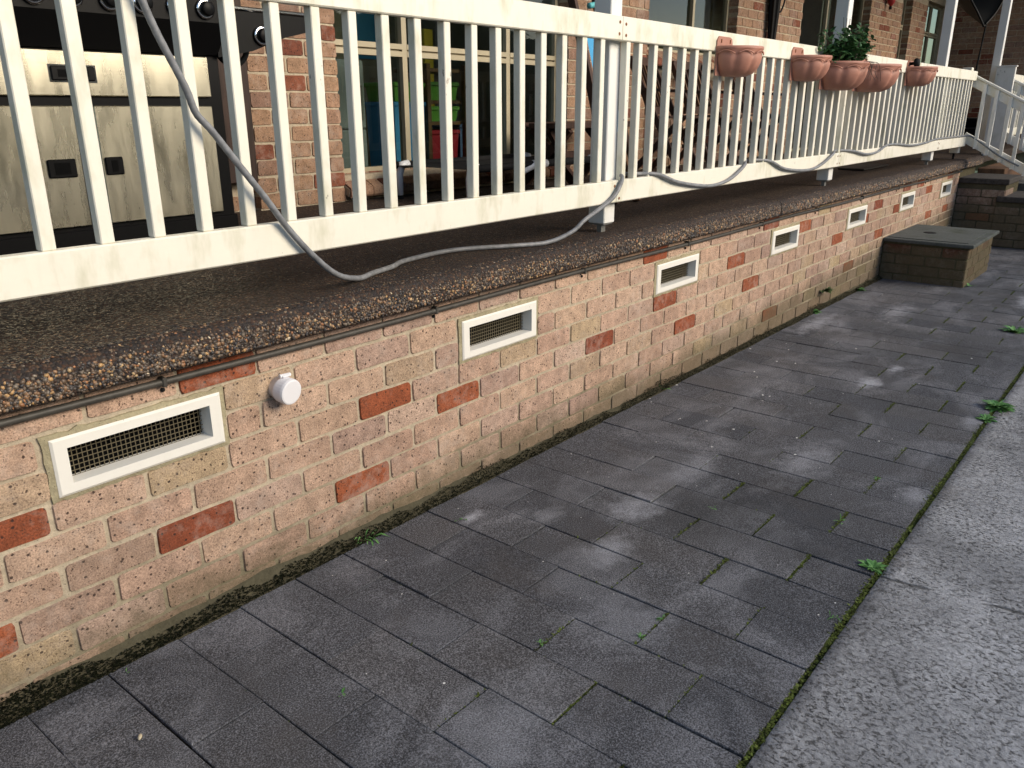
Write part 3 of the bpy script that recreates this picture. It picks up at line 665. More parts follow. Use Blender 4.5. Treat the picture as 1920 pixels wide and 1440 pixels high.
# ------------------------------------------------------------------ verandah posts and balustrades
def post(x, y0, label, top=3.62, w=.086, foot=.862):
    t = thing('verandah_post', (x, y0+w/2, .82), label, 'post', 'white posts along the verandah')
    MB().box(x-w/2, x+w/2, y0, y0+w, foot, top, .004).build('shaft', WHITE_POST, t)
    MB().box(x-w/2+.008, x+w/2-.008, y0+.008, y0+w-.008, foot-.006, foot).build('base_plate', GALV, t)
    MB().box(x-.017, x+.017, y0+w/2-.012, y0+w/2+.012, .815, foot-.006).build('stirrup', GALV, t)
    return t
post(2.010, .031, 'white verandah post on a steel stirrup, the nearest one'); post(4.925, .031, 'white verandah post behind the plant in the pots'); post(7.84, .031, 'white verandah post right of the last terracotta pot')
post(10.46, .031, 'white verandah post on the far side of the stairs')
nw = thing('newel_post', (9.0, .07, .82), 'short white newel post at the end of the balustrade by the stairs', 'post')
MB().box(8.955, 9.045, .03, .118, .885, 1.752, .004).build('shaft', WHITE_OLD, nw); MB().box(8.99, 9.01, .066, .086, .815, .885).build('stirrup', BLACKMATT, nw)
ZB0, ZB1, ZT0, ZT1 = .957, 1.052, 1.620, 1.714
YR0, YR1 = -.012, .027
def rail_mesh(x0, x1, z0, z1, y0, y1, c=.004, seg=.35):
    n = max(1, int((x1-x0)/seg)); mb_ = MB(); bm = bmesh.new()
    prof = [(y0+c, z0), (y0, z0+c), (y0, z1-c), (y0+c, z1), (y1-c, z1), (y1, z1-c), (y1, z0+c), (y1-c, z0)]
    vs2 = []; m_ = len(prof)
    for i in range(n+1):
        x = x0+(x1-x0)*i/n; dz = .0012*mnoise.noise(Vector((x*1.3, z0*9, 0))); dy = .0010*mnoise.noise(Vector((x*1.1, z0*5, 4)))
        vs2 += [(x, y+dy, z+dz) for y, z in prof]
    fs2 = [(i*m_+k, i*m_+(k+1) % m_, i*m_+m_+(k+1) % m_, i*m_+m_+k) for i in range(n) for k in range(m_)]+[tuple(range(m_)), tuple(n*m_+k for k in range(m_))]
    return mb_.add(vs2, fs2)
_bm = MB().box(-.016, .016, -.016, .016, 0, ZT0-ZB1, .0025); bal_me = []
for i in range(3):
    me = bpy.data.meshes.new('baluster'); me.from_pydata([(v[0]*(1+.03*i-.03), v[1], v[2]) for v in _bm.v], [], _bm.f); me.materials.append(WHITE); bal_me.append(me)
bx = [-.357+.1315*i-.016 for i in range(-7, 18)]+[2.061]+[2.177+.1325*i-.016 for i in range(0, 53)]
bx = [x for x in bx if x < 8.93]
def balustrade(x0, x1, label, m, nails):
    t = thing('balustrade', ((x0+x1)/2, 0, ZB0), label, 'railing', 'white balustrade along the verandah edge')
    rail_mesh(x0, x1, ZT0, ZT1, YR0, YR1).build('top_rail', m, t); rail_mesh(x0, x1, ZB0, ZB1, YR0, YR1).build('bottom_rail', m, t)
    off = wloc(t)
    for x in bx:
        if x0 < x < x1:
            o_ = link('baluster', bal_me[rnd.randrange(3)], t, Vector((x+rnd.uniform(-.0015, .0015), .0125+rnd.uniform(-.001, .001), ZB1))-off); o_.rotation_euler = (R(rnd.uniform(-.15, .15)), R(rnd.uniform(-.22, .22)), R(rnd.uniform(-1.5, 1.5)))
    nm = MB()
    for (x, z) in nails: nm.add(*(lambda l: (l.v, l.f))(lathe([(.0066, 0), (.0066, .0010), (.004, .0018)], (x, YR0-.0005, z), (0, -1, 0), 8)))
    if nails: nm.build('nail_head', RUST, t)
balustrade(-1.4, 1.992, 'white balustrade section in front of the barbecue and low window, without pots', WHITE, [(1.97, 1.69), (1.968, 1.645), (1.975, 1.03), (1.977, .985)])
balustrade(1.995, 4.920, 'white balustrade section carrying the two leftmost terracotta pots and most of the planted one', WHITE, [(2.02, 1.642), (2.018, 1.685), (2.012, 1.035), (2.015, .975), (4.90, 1.03), (4.90, .98)])
balustrade(4.923, 7.83, 'white balustrade section with the last two terracotta pots', WHITE_OLD, [(4.945, 1.03), (4.945, .98), (7.81, 1.03), (7.81, .98)])
balustrade(7.833, 9.05, 'short white balustrade section ending at the stairs', WHITE_OLD, [(7.85, 1.02), (7.85, .98)])

# stairs: cheek blocks of brick with dark caps, treads behind, sloping rails
stairs = thing('stairs', (9.6, -.5, -.09), 'brick stairs with dark caps going down from the verandah', 'stairs')
DCAP = simple('dark_cap', (.050, .043, .038), .9, var=.5, scale=30, bump=.6); LITCAP = simple('worn_cap', (.10, .095, .085), .9, var=.4, scale=20)
CHK = brick_mat('weathered_brick', [(0, (.27, .18, .13)), (.3, (.22, .15, .115)), (.6, (.29, .20, .145)), (1, (.19, .13, .10))])
bs2 = BrickSet(stairs, (CHK, BRICK_RED, CHK, BRICK_RED_J), .05, 77)
cm = MB(); tiers = [(9.10, 0.0, -.47, .565, .625), (9.085, -.395, -.78, .385, .447), (9.085, -.78, -1.12, .20, .262)]
for i, (xf, ya, yb_, zt, zc) in enumerate(tiers):
    cm.box(xf+.006, 9.9, yb_+.006, ya-.001*(i > 0), -.2, zt)
    z = -.09+.043; r_ = 0
    while z < zt-.03:
        y = ya-.005-(.12 if r_ % 2 else 0)
        if r_ % 2: bs2.add((xf, ya-.06, z), .11, R(-90))
        while y-.06 > yb_:
            L = min(.23, y-yb_-.005)
            bs2.add((xf+rnd.uniform(-.001, .001), y-L/2, z), L, R(-90), rnd.random() < .05); y -= .24
        bs2.add((xf+.13, yb_, z), .23, 0, False); bs2.add((xf+.37, yb_, z), .23, 0, False)
        z += .086; r_ += 1
    MB().box(xf-.02, 9.92, yb_-.02, ya-(.0015 if i else -.0), zt+.001, zc, .008).build('cap', DCAP if i else DCAP, stairs)
cm.box(9.087, 9.9, .001, .12, -.2, .7205); cm.build('mortar', HAUNCH, stairs); bs2.finish(300)
for k in range(5): MB().box(9.93, 11.2, -.02-.28*(k+1), -.02-.28*k, -.2, .68-.15*k, .006).build('tread', LITCAP if k else WOOD_M, stairs)
def stair_rail(x, label, yb_, dz=0.0):
    t = thing('stair_railing', (x, -.3, .7), label, 'railing', 'sloping white stair railings'); s = .52; ye = -1.05
    def zl(y, z0): return z0+s*y+dz
    up_ = (0, -s, 1)
    MB().bar((x, .03, zl(.03, 1.60)), (x, ye, zl(ye, 1.60)), .035, .085, (0, 0, 1), .003).build('top_rail', WHITE_GREY, t)
    MB().bar((x-.005, .04, zl(.04, 1.665)), (x-.005, ye, zl(ye, 1.665)), .075, .022, (0, 0, 1), .003).build('cap_rail', WHITE_GREY, t)
    MB().bar((x, .03, zl(.03, 1.04)), (x, ye, zl(ye, 1.04)), .035, .10, (0, 0, 1), .003).build('bottom_rail', WHITE_GREY, t)
    for y in yb_: MB().box(x-.052, x-.020, y-.017, y+.017, zl(y, .985), zl(y, 1.64), .002).build('baluster', WHITE_GREY, t)
stair_rail(9.10, 'sloping white stair railing on the near side, tied to the balustrade end', (-.105, -.225, -.36, -.485, -.61, -.73, -.85, -.97))
stair_rail(10.42, 'sloping white stair railing on the far side of the stairs', (-.09, -.22, -.35, -.48, -.61, -.74, -.87, -1.0), .07)
nf = thing('far_newel_post', (10.36, .0, .82), 'broad white newel board at the top of the far stair railing', 'post'); MB().box(10.30, 10.36, -.16, .04, .80, 1.80, .004).build('board', WHITE_GREY, nf); MB().box(10.29, 10.37, -.17, .05, 1.80, 1.815, .002).build('cap', WHITE_GREY, nf)
t = thing('far_balustrade', (12.5, 0, ZB0), 'white balustrade beyond the stairs in front of the end wall', 'railing')
rail_mesh(10.46, 14.9, 1.66, 1.75, YR0, YR1).build('top_rail', WHITE, t); rail_mesh(10.46, 14.9, 1.00, 1.095, YR0, YR1).build('bottom_rail', WHITE, t)
k = 0
while 10.58+.1325*k < 14.85:
    x = 10.58+.1325*k; o = link('baluster', bal_me[k % 3], t, Vector((x, .0125, 1.093))-wloc(t)); k += 1

# ------------------------------------------------------------------ barbecue
bq = thing('barbecue', (.1, 1.35, .83), 'large black barbecue with stainless steel doors and drawer behind the balusters', 'barbecue')
yf = 1.10
MB().box(-1.25, .80, yf+.006, 1.62, .86, 1.56, .004).build('cabinet', BLACK, bq)
MB().box(-1.25, .80, yf-.012, yf+.005, .865, .940, .002).build('plinth', BLACK, bq)
for x in (.78, -1.2): MB().box(x-.035, x+.035, yf+.02, yf+.08, .838, .86).build('foot', BLACKMATT, bq)
def panel(x0, x1, z0, z1, nm): return MB().box(x0, x1, yf-.008, yf+.006, z0, z1, .003).build(nm, STEEL, bq)
def handle(x0, x1, z0, z1, par):
    MB().box(x0, x1, yf-.016, yf-.0085, z0, z1, .004).build('handle', BLACK, par)
    MB().box(x0+.022, x1-.022, yf-.0175, yf-.0163, z0+.012, z1-.012).build('handle_recess', DARKVOID, par)
p1 = panel(-.42, .208, .955, 1.365, 'door'); handle(.088, .184, 1.127, 1.19, p1)
p2 = panel(.278, .742, .955, 1.365, 'door'); handle(.268+.018, .352, 1.127, 1.19, p2)
p3 = panel(-.42, .745, 1.398, 1.545, 'drawer'); handle(.152, .300, 1.447, 1.494, p3); MB().box(.147, .305, yf-.0105, yf-.0082, 1.442, 1.499).build('handle_trim', CHROME, p3)
MB().prism([(yf-.01, 1.552), (yf-.10, 1.66), (yf-.10, 1.78), (yf+.5, 1.78), (yf+.5, 1.552)], 'x', -1.25, .79).build('fascia', BLACK, bq)
for x in (.10, .22, .345, .46, .585, .70):
    kx = lathe([(.030, 0), (.036, .004), (.036, .010), (.029, .012)], (x, yf-.10, 1.705), (0, -1, 0), 24).build('knob_bezel', CHROME, bq, True)
    lathe([(.027, .012), (.025, .030), (.020, .034)], (x, yf-.10, 1.705), (0, -1, 0), 20).build('knob', BLACK, kx, True)
sh = MB().prism([(.787, 1.720), (1.222, 1.722), (1.218, 1.660), (1.108, 1.634), (.945, 1.575), (.787, 1.545)], 'y', yf-.02, yf-.006).build('side_shelf', BLACK, bq)
MB().box(.787, 1.225, yf-.006, 1.56, 1.70, 1.722, .003).build('shelf_top', BLACK, bq); MB().box(.775, 1.235, yf-.030, yf+.01, 1.7225, 1.737, .004).build('shelf_trim', CHROME, bq)
kx = lathe([(.033, 0), (.038, .004), (.038, .010), (.031, .012)], (.992, yf-.0205, 1.635), (0, -1, 0), 24).build('knob_bezel', CHROME, bq, True)
lathe([(.029, .012), (.027, .028), (.022, .032)], (.992, yf-.0205, 1.635), (0, -1, 0), 20).build('knob', BLACK, kx, True); MB().box(.988, .996, yf-.062, yf-.052, 1.612, 1.658, .002).build('knob_grip', CHROME, kx)
lathe([(.006, 0), (.005, .003)], (.835, yf-.0205, 1.655), (0, -1, 0), 10).build('screw', GALV, bq); lathe([(.006, 0), (.005, .003)], (.852, yf-.0205, 1.585), (0, -1, 0), 10).build('screw', GALV, bq)
MB().tube(catmull([(.90, 1.30, 1.60), (.92, 1.25, 1.54), (.97, 1.24, 1.53), (1.03, 1.26, 1.57), (1.06, 1.3, 1.62)], 8), .012, 8).build('gas_hose', BLACKMATT, bq, True)

# ------------------------------------------------------------------ furniture on the verandah
ct = thing('camp_bed', (2.85, 1.35, .84), 'low black raised pet bed with white corner legs under the window', 'pet bed')
fv = []; ff = []; NX, NY = 16, 8
for i in range(NX+1):
    for j in range(NY+1):
        u, v = i/NX, j/NY; s = math.sin(math.pi*u)*math.sin(math.pi*v)
        fv.append((2.28+1.30*u, 1.12+.60*v, 1.035-.045*s+.0*u))
for i in range(NX):
    for j in range(NY): a = i*(NY+1)+j; ff.append((a, a+1, a+NY+2, a+NY+1))
MB().add(fv, ff).build('sling', BLACKMATT, ct, True)
MB().tube([(2.28, 1.12, 1.035), (3.58, 1.12, 1.035)], .022, 10).build('side_tube', BLACKMATT, ct, True); MB().tube([(2.28, 1.72, 1.035), (3.58, 1.72, 1.035)], .022, 10).build('side_tube', BLACKMATT, ct, True)
PLW = simple('white_plastic', (.72, .73, .76), .4)
for x, y in ((2.30, 1.14), (2.30, 1.70), (3.56, 1.14), (3.56, 1.70)):
    l = MB().tube([(x, y, .85), (x, y, .98), (x+(.02 if x < 3 else -.02), y, 1.035), (x+(.07 if x < 3 else -.07), y, 1.04)], [.018, .021, .026, .025], 12).build('leg', PLW, ct, True)
    MB().tube([(x, y, .835), (x, y, .862)], .021, 12).build('foot', BLACKMATT, l)
cj = MB().tube([(2.74, 1.115, 1.0), (2.86, 1.118, 1.035), (2.98, 1.118, 1.035)], [.02, .026, .024], 10).build('joint_cover', PLW, ct, True)
bn = thing('wooden_bench', (3.65, 1.5, .84), 'dark wooden trestle bench with crossed legs left of the post', 'bench')
for y in (1.36, 1.50, 1.64): MB().box(3.36, 4.35, y-.055, y+.055, 1.225, 1.262, .004).build('seat_slat', WOOD_D, bn)
for x in (3.52, 4.2):
    MB().bar((x, 1.33, 1.222), (x, 1.72, .84), .04, .06).build('leg', WOOD_D, bn); MB().bar((x+.045, 1.67, 1.222), (x+.045, 1.28, .84), .04, .06).build('leg', WOOD_D, bn)
MB().bar((3.55, 1.5, 1.04), (4.2, 1.5, 1.04), .035, .05).build('stretcher', WOOD_D, bn)
MB().bar((3.40, 1.40, 1.222), (3.62, 1.40, .98), .035, .06).build('brace', WOOD_D, bn)
dk = thing('deck_chair', (3.05, .6, .83), 'folded deck chair with bright blue canvas standing behind the nearest post', 'deck chair')
CANV = simple('blue_canvas', (.055, .30, .56), .85, var=.06, scale=200); TEAL = simple('teal_strap', (.10, .42, .46), .7)
# folded chair leaning back to the house: frames slope gently
def dp(x, t): return (x, .55+.32*t, .83+1.12*t)
MB().add([dp(2.93, .30), dp(3.125, .30), dp(3.085, .78), dp(2.93, .86)], [(0, 1, 2, 3)]).build('canvas', CANV, dk)
for x in (2.905, 3.15): MB().bar((x, .56, .83), (x, .90, 1.95), .028, .045).build('side_rail', WOOD_D, dk)
MB().bar((2.905, .70, 1.26), (3.15, .70, 1.26), .03, .028).build('cross_bar', WOOD_M, dk); MB().bar((2.905, .735, 1.33), (3.15, .735, 1.33), .02, .018).build('cross_bar', WOOD_D, dk)
MB().bar((2.93, .60, 1.22), (3.14, .56, .84), .026, .05, (0, 1, 0)).build('prop_leg', WOOD_M, dk)
MB().tube(catmull([(3.02, .86, 1.90), (3.10, .85, 1.912), (3.16, .86, 1.90), (3.20, .87, 1.905)], 5), .016, 8).build('strap', TEAL, dk, True)
MB().add([(3.13, .52, .99), (3.20, .52, 1.0), (3.21, .54, .94), (3.14, .53, .90)], [(0, 1, 2, 3)]).build('canvas_end', CANV, dk)
def chair(x, y, rz, label):
    t = thing('folding_chair', (x, y, .835), label, 'chair', 'dark slatted folding chairs against the house')
    M = Matrix.Translation((x, y, .835)) @ Matrix.Rotation(rz, 4, 'Z')
    def bar(a, b, w, h, nm, m_=WOOD_D):
        q_ = MB().bar(a, b, w, h); q_.v = [tuple(M @ Vector(v)) for v in q_.v]; return q_.build(nm, m_, t)
    for s in (-.22, .22):
        bar((s, -.20, 0), (s, .28, .88), .024, .045, 'leg'); bar((s*.88, .26, 0), (s*.88, -.18, .46), .024, .045, 'leg'); bar((s*1.1, -.16, .64), (s*1.1, .18, .66), .05, .022, 'armrest')
    bar((-.22, .275, .87), (.22, .275, .87), .025, .07, 'top_bar'); bar((-.22, .125, .50), (.22, .125, .50), .025, .06, 'lower_bar')
    for k_ in range(7): bar((-.18+.06*k_, .13, .53), (-.18+.06*k_, .265, .84), .012, .034, 'back_slat', WOOD_M if k_ % 2 else WOOD_D)
    for k_ in range(5): bar((-.20, -.19+.075*k_, .452), (.20, -.19+.075*k_, .452), .05, .018, 'seat_slat')
    bar((-.2, .13, .20), (.2, .13, .20), .025, .035, 'stretcher')
chair(4.95, 1.35, R(8), 'dark slatted folding chair right of the blue deck chair'); chair(5.75, 1.40, R(-6), 'dark slatted folding chair behind the first terracotta pot'); chair(6.75, 1.38, R(4), 'dark slatted folding chair behind the second and third terracotta pots')
# folded umbrella hanging on the third pier
um = thing('umbrella', (7.80, 1.76, 1.75), 'folded black umbrella with a looped cord hanging on the brick pier', 'umbrella')
prof = [(.012, 0), (.030, .06), (.040, .25), (.052, .50), (.060, .72), (.045, .86), (.014, .92)]
vv, ff = [], []; n = 16
for i, (r_, h) in enumerate(prof):
    for k in range(n): a = 6.283*k/n; rr = r_*(1+.28*(k % 2)); vv.append((7.80+rr*math.cos(a), 1.765+rr*math.sin(a)*.8, 1.78+h))
for i in range(len(prof)-1):
    for k in range(n): ff.append((i*n+k, i*n+(k+1) % n, (i+1)*n+(k+1) % n, (i+1)*n+k))
MB().add(vv, ff).build('canopy', BLACKMATT, um); MB().tube([(7.80, 1.765, 1.50), (7.80, 1.765, 2.85)], .009, 8).build('shaft', BLACK, um)
MB().tube(catmull([(7.83, 1.74, 2.62), (7.95, 1.74, 2.58), (8.0, 1.74, 2.45), (7.93, 1.74, 2.33), (7.85, 1.74, 2.31)], 8), .010, 6).build('cord', BLACKMATT, um, True)
orn = thing('wall_ornament', (11.86, 1.79, 2.7), 'small red hanging ornament on the brick pier high up', 'ornament')
lathe([(.012, 0), (.05, .05), (.055, .14), (.03, .2), (.012, .23)], (11.86, 1.765, 2.70), (0, 0, 1), 12).build('body', simple('ornament_red', (.42, .03, .03), .5), orn, True); MB().tube([(11.86, 1.765, 2.66), (11.86, 1.765, 2.70)], .02, 8).build('tassel', BLACKMATT, orn); MB().tube([(11.86, 1.765, 2.93), (11.86, 1.80, 3.0)], .004, 6).build('string', BLACK, orn)
nt = thing('landing_net', (10.6, .45, .84), 'black landing net with a V shaped hoop on a thin pole by the stairs', 'net')
NETM = simple('black_net', (.010, .010, .010), .8)
hoop = [(10.56, .30, 2.27), (10.46, .36, 2.40), (10.36, .48, 2.62), (10.36, .55, 2.85), (10.55, .44, 3.0), (10.78, .27, 2.92), (10.86, .18, 2.70), (10.74, .22, 2.45), (10.56, .30, 2.27)]
hp = catmull(hoop, 5); MB().tube(hp, .013, 8, False).build('hoop', BLACK, nt, True)
cen = Vector((10.66, .46, 2.62)); vv = [tuple(p_) for p_ in hp]; n = len(vv); ff = []
for ringi, s in enumerate((.7, .4)):
    vv += [tuple(cen+(p_-cen)*s+Vector((.10, .16, -.03))*(1-s)*1.6) for p_ in hp]
vv.append(tuple(cen+Vector((.14, .22, -.05)))); 
for l in range(2):
    for k in range(n-1): ff.append((l*n+k, l*n+k+1, (l+1)*n+k+1, (l+1)*n+k))
for k in range(n-1): ff.append((2*n+k, 2*n+k+1, 3*n))
MB().add(vv, ff).build('net_bag', NETM, nt, True); MB().tube([(10.58, .28, 2.30), (10.52, .34, .84)], .010, 8).build('pole', BLACK, nt)
tbb = thing('black_tub', (14.9, 1.15, .84), 'stacked black tubs on the verandah floor by the end wall', 'tub')
lathe([(.22, 0), (.28, .16), (.30, .17), (.30, .19), (.25, .19)], (14.9, 1.15, .845), (0, 0, 1), 20).build('lower_tub', BLACKMATT, tbb, True); lathe([(.20, 0), (.25, .12), (.27, .13), (.27, .15), (.2, .15)], (14.9, 1.15, 1.036), (0, 0, 1), 20).build('upper_tub', BLACK, tbb, True)
single('floor_mat', MB().box(6.52, 7.28, .27, .50, .829, .845, .004), simple('dark_mat', (.035, .028, .022), .8, var=.4, scale=60), 'thin dark mat lying on the verandah floor behind the wall edge', 'mat', (6.9, .38, .829))

# ------------------------------------------------------------------ terracotta wall pots
def wall_pot(cx, a, b, zr, h, label, group='terracotta pots hung on the balustrade'):
    t = thing('wall_pot', (cx, -.015, zr-h), label, 'pot', group); yb_ = -.0135
    NT, NZ = 60, 10; vv, ff = [], []
    prof = [(1.0, 0.0), (1.0, -.10), (.93, -.13), (.965, -.30), (.94, -.5), (.86, -.72), (.72, -.9), (.52, -1.0)]
    for i, (s, hz_) in enumerate(prof):
        for k in range(NT+1):
            th = math.pi*k/NT; lob = 1.0
            if 2 <= i <= 6:
                ph = (k/NT*5) % 1.0; lob = 1.012-.05*abs(math.cos(math.pi*ph))**6
            zz = zr+h*hz_
            if i in (2,):
                ph = (k/NT*5) % 1.0; zz = zr-h*(.13+.16*(1-math.sin(math.pi*ph)))
            vv.append((cx-a*s*lob*math.cos(th), yb_-b*s*lob*math.sin(th), zz))
    m_ = NT+1
    for i in range(len(prof)-1):
        for k in range(NT): ff.append((i*m_+k, i*m_+k+1, (i+1)*m_+k+1, (i+1)*m_+k))
    ff.append(tuple((len(prof)-1)*m_+k for k in range(m_)))
    nb = len(vv)   # inner wall and soil line
    for s, dz in ((.93, 0.0), (.91, -.14)):
        for k in range(m_):
            th = math.pi*k/NT; vv.append((cx-a*s*math.cos(th), yb_-.004-b*s*math.sin(th)*.98, zr+h*dz))
    for k in range(NT):
        ff.append((k, k+1, nb+k+1, nb+k)); ff.append((nb+k, nb+k+1, nb+m_+k+1, nb+m_+k))
    body = MB().add(vv, ff).build('bowl', TERRA, t, True)
    MB().add([vv[nb+m_+k] for k in range(m_)], [tuple(range(m_))]).build('soil', simple('soil'+str(len(bpy.data.materials)), (.03, .022, .016), .95), t)
    ar = MB()
    for k in range(5):
        P2 = []
        for j in range(9):
            f_ = (k+.06+.88*j/8)/5; th = math.pi*f_; zz = zr-h*(.15+.14*(1-math.sin(math.pi*((f_*5) % 1.0)))); P2.append((cx-a*1.0*math.cos(th), yb_-b*1.0*math.sin(th), zz))
        ar.tube(P2, .0032, 5)
    ar.build('scallop_rim', TERRA, t, True)
    pw = a*.52; zt = zr+.046
    poly = [(cx-a*.98, zr-h*.98), (cx+a*.98, zr-h*.98), (cx+a*.98, zr), (cx+pw*.2, zr), (cx+pw*.05, zt-.008), (cx-.02, zt), (cx-a*.86, zt), (cx-a*.98, zt-.02)]
    MB().prism(poly, 'y', yb_, yb_+.0012 if False else yb_-.005).build('back_plate', TERRA, t)
    for x in (cx-a*.72, cx-a*.12): MB().box(x-.002, x+.002, yb_-.009, yb_-.005, zt-.030, zt-.012).build('nail', RUST, t)
    return t
wall_pot(3.025, .165, .165, 1.645, .140, 'terracotta wall pot hanging alone left of the others'); wall_pot(4.015, .172, .172, 1.645, .140, 'empty terracotta wall pot just left of the planted pot')
wall_pot(4.575, .225, .225, 1.632, .170, 'terracotta wall pot with a green leafy plant growing in it'); wall_pot(5.255, .245, .235, 1.640, .180, 'large terracotta wall pot just right of the planted pot, with green staining')
wall_pot(6.490, .185, .19, 1.668, .148, 'terracotta wall pot furthest along, with a black knob above it')
kb = lathe([(.012, 0), (.012, .03), (.034, .034), (.038, .05), (.030, .068), (.012, .072)], (6.375, -.02, 1.69), (0, -1, .1), 16); single('hose_tap_knob', kb, BLACKMATT, 'round black knob on the rail behind the last terracotta pot', 'knob', (6.375, -.03, 1.69), smooth=True)
def leaves(name, pts, size, m, parent, r):
    vs, fs, rn = [], [], []
    for p_ in pts:
        a, e = r.uniform(0, 6.283), r.uniform(-.5, .9); d = Vector((math.cos(a)*math.cos(e), math.sin(a)*math.cos(e), math.sin(e))); s = d.cross(Vector((0, 0, 1))).normalized(); nn = s.cross(d)
        l = size*r.uniform(.6, 1.3); w = l*.34; p_ = Vector(p_); n = len(vs)
        vs += [p_, p_+d*l*.35+s*w-nn*w*.15, p_+d*l*.75+s*w*.7, p_+d*l-nn*w*.3, p_+d*l*.75-s*w*.7, p_+d*l*.35-s*w-nn*w*.15, p_+d*l*.5+nn*w*.25]
        fs += [(n, n+1, n+6), (n+1, n+2, n+6), (n+2, n+3, n+6), (n+3, n+4, n+6), (n+4, n+5, n+6), (n+5, n, n+6)]; rn += [r.random()]*6
    off = wloc(parent) if parent is not None else Vector((0, 0, 0)); me = bpy.data.meshes.new(name); me.from_pydata([tuple(Vector(v)-off) for v in vs], [], fs)
    at = me.attributes.new('rnd', 'FLOAT', 'FACE'); at.data.foreach_set('value', rn); me.materials.append(m); return link(name, me, parent)
pr = random.Random(3); pp = thing('pot_plant', (4.55, -.11, 1.61), 'bushy dark green leafy plant growing out of the middle terracotta pot', 'plant')
st = MB(); lp = []
for k in range(34):
    a = pr.uniform(0, 6.283); x0, y0 = 4.53+pr.uniform(-.16, .18), -.11+pr.uniform(-.06, .06); hh = pr.uniform(.09, .23); ox, oy = pr.uniform(-.13, .15), pr.uniform(-.07, .05)
    P_ = catmull([(x0, y0, 1.60), (x0+ox*.4, y0+oy*.4, 1.60+hh*.55), (x0+ox, y0+oy, 1.60+hh)], 5); st.tube(P_, .0022, 5)
    for q_ in P_[3:]:
        for j in range(4): lp.append(q_+Vector((pr.gauss(0, .020), pr.gauss(0, .018), pr.gauss(0, .014))))
for k in range(6):
    x0 = 4.5+pr.uniform(-.1, .2); st.tube(catmull([(x0, -.16, 1.615), (x0+pr.uniform(-.03, .05), -.25, 1.63), (x0+pr.uniform(-.06, .1), -.262, 1.57), (x0+pr.uniform(-.08, .13), -.26, 1.51+pr.uniform(0, .03))], 5), .0016, 5)
for k in range(3): x0 = 4.42+.05*k; st.tube(catmull([(x0, -.1, 1.75), (x0+.01, -.1, 1.83), (x0-.005+.01*k, -.1, 1.885)], 4), .0016, 5)
st.build('stem', TWIG, pp); leaves('foliage', lp, .043, LEAF, pp, pr)

# ------------------------------------------------------------------ grey conduit hose over rail and floor, dark conduit under the slab, capped pipe
yh = -.030
H = [(-.13, yh, 1.72), (-.089, yh, 1.588), (-.06, yh, 1.512), (-.010, yh, 1.405), (.010, yh, 1.345), (.045, yh-.004, 1.302), (.112, yh-.004, 1.215), (.182, yh-.004, 1.125), (.243, yh, 1.043), (.325, -.027, .952), (.43, .0, .875), (.56, .055, .836),
     (.66, .098, .833), (.78, .135, .832), (.90, .188, .832), (1.17, .205, .832), (1.40, .085, .832), (1.55, .03, .833), (1.66, -.012, .868), (1.72, -.028, .908), (1.83, -.030, .945), (1.94, -.030, .986), (1.997, -.028, 1.035), (2.035, -.012, 1.066), (2.085, .036, 1.072), (2.16, .048, 1.068),
     (2.25, .030, 1.065), (2.30, -.008, 1.064), (2.37, -.026, 1.052), (2.516, -.028, 1.013), (2.747, -.028, .980), (2.931, -.028, .969), (3.122, -.028, .990), (3.29, -.024, 1.045), (3.36, .0, 1.066), (3.43, .040, 1.066), (3.56, .028, 1.066), (3.67, -.020, 1.055),
     (3.873, -.028, 1.003), (4.146, -.028, .976), (4.385, -.028, .973), (4.576, -.028, 1.003), (4.76, -.024, 1.054), (4.85, .004, 1.066), (4.95, .012, 1.067), (5.08, -.018, 1.062), (5.233, -.027, 1.050), (5.501, -.028, 1.020), (5.769, -.028, 1.025), (5.95, -.024, 1.056), (6.15, .0, 1.066), (6.35, -.016, 1.064),
     (6.775, -.027, 1.042), (7.226, -.027, 1.048), (7.70, -.010, 1.066), (8.3, -.006, 1.066), (8.95, -.010, 1.066), (9.05, -.05, 1.06), (9.055, -.12, 1.02), (9.05, -.22, .955), (9.045, -.36, .862), (9.045, -.55, .77)]
hp = catmull(H, 7); rr = [.0088+.0005*(k % 2) for k in range(len(hp))]
single('flexible_conduit', MB().tube(hp, rr, 10), HOSE, 'long grey flexible conduit draped over the railing and verandah floor', 'hose', (0, 0, .83), smooth=True)
cd = thing('wall_conduit', (3, -.012, .69), 'thin dark conduit clipped to the wall right under the verandah floor', 'pipe')
P_ = [(-1.4+.35*k, -.0145+.0012*math.sin(k*1.7), .689+.003*math.sin(k*.9)) for k in range(31)]; MB().tube(P_, .0095, 10).build('tube', PIPE_DK, cd, True)
for x in (-.165, .835, 1.75, 2.7, 3.65, 4.6, 5.6, 6.6, 7.6):
    MB().box(x-.007, x+.007, -.0265, -.001, .676, .702, .003).build('clip', PIPE_DK, cd)
    lathe([(.006, 0), (.006, .004), (.003, .007)], (x+.002, -.0005, .664), (0, -1, 0), 10).build('screw', BLACKMATT, cd)
cp = thing('capped_pipe', (.2, 0, .565), 'short white capped waste pipe sticking out of the pink brick wall', 'pipe')
axp = Vector((.12, -1, -.10)).normalized()
lathe([(.0335, -.01), (.0335, .030), (.0335, .045)], (.183, .0, .577), axp, 24).build('pipe', PVC, cp, True)
lathe([(.0375, .018), (.0390, .022), (.0395, .050), (.0375, .057), (.0340, .0585)], (.183, .0, .577), axp, 28).build('cap', CAPW, cp)
MB().box(.176, .204, -.040, -.022, .614, .622, .003).build('clamp_tab', CAPW, cp); MB().tube([(.172, -.03, .619), (.208, -.03, .617)], .006, 10).build('clamp_screw', CAPW, cp)

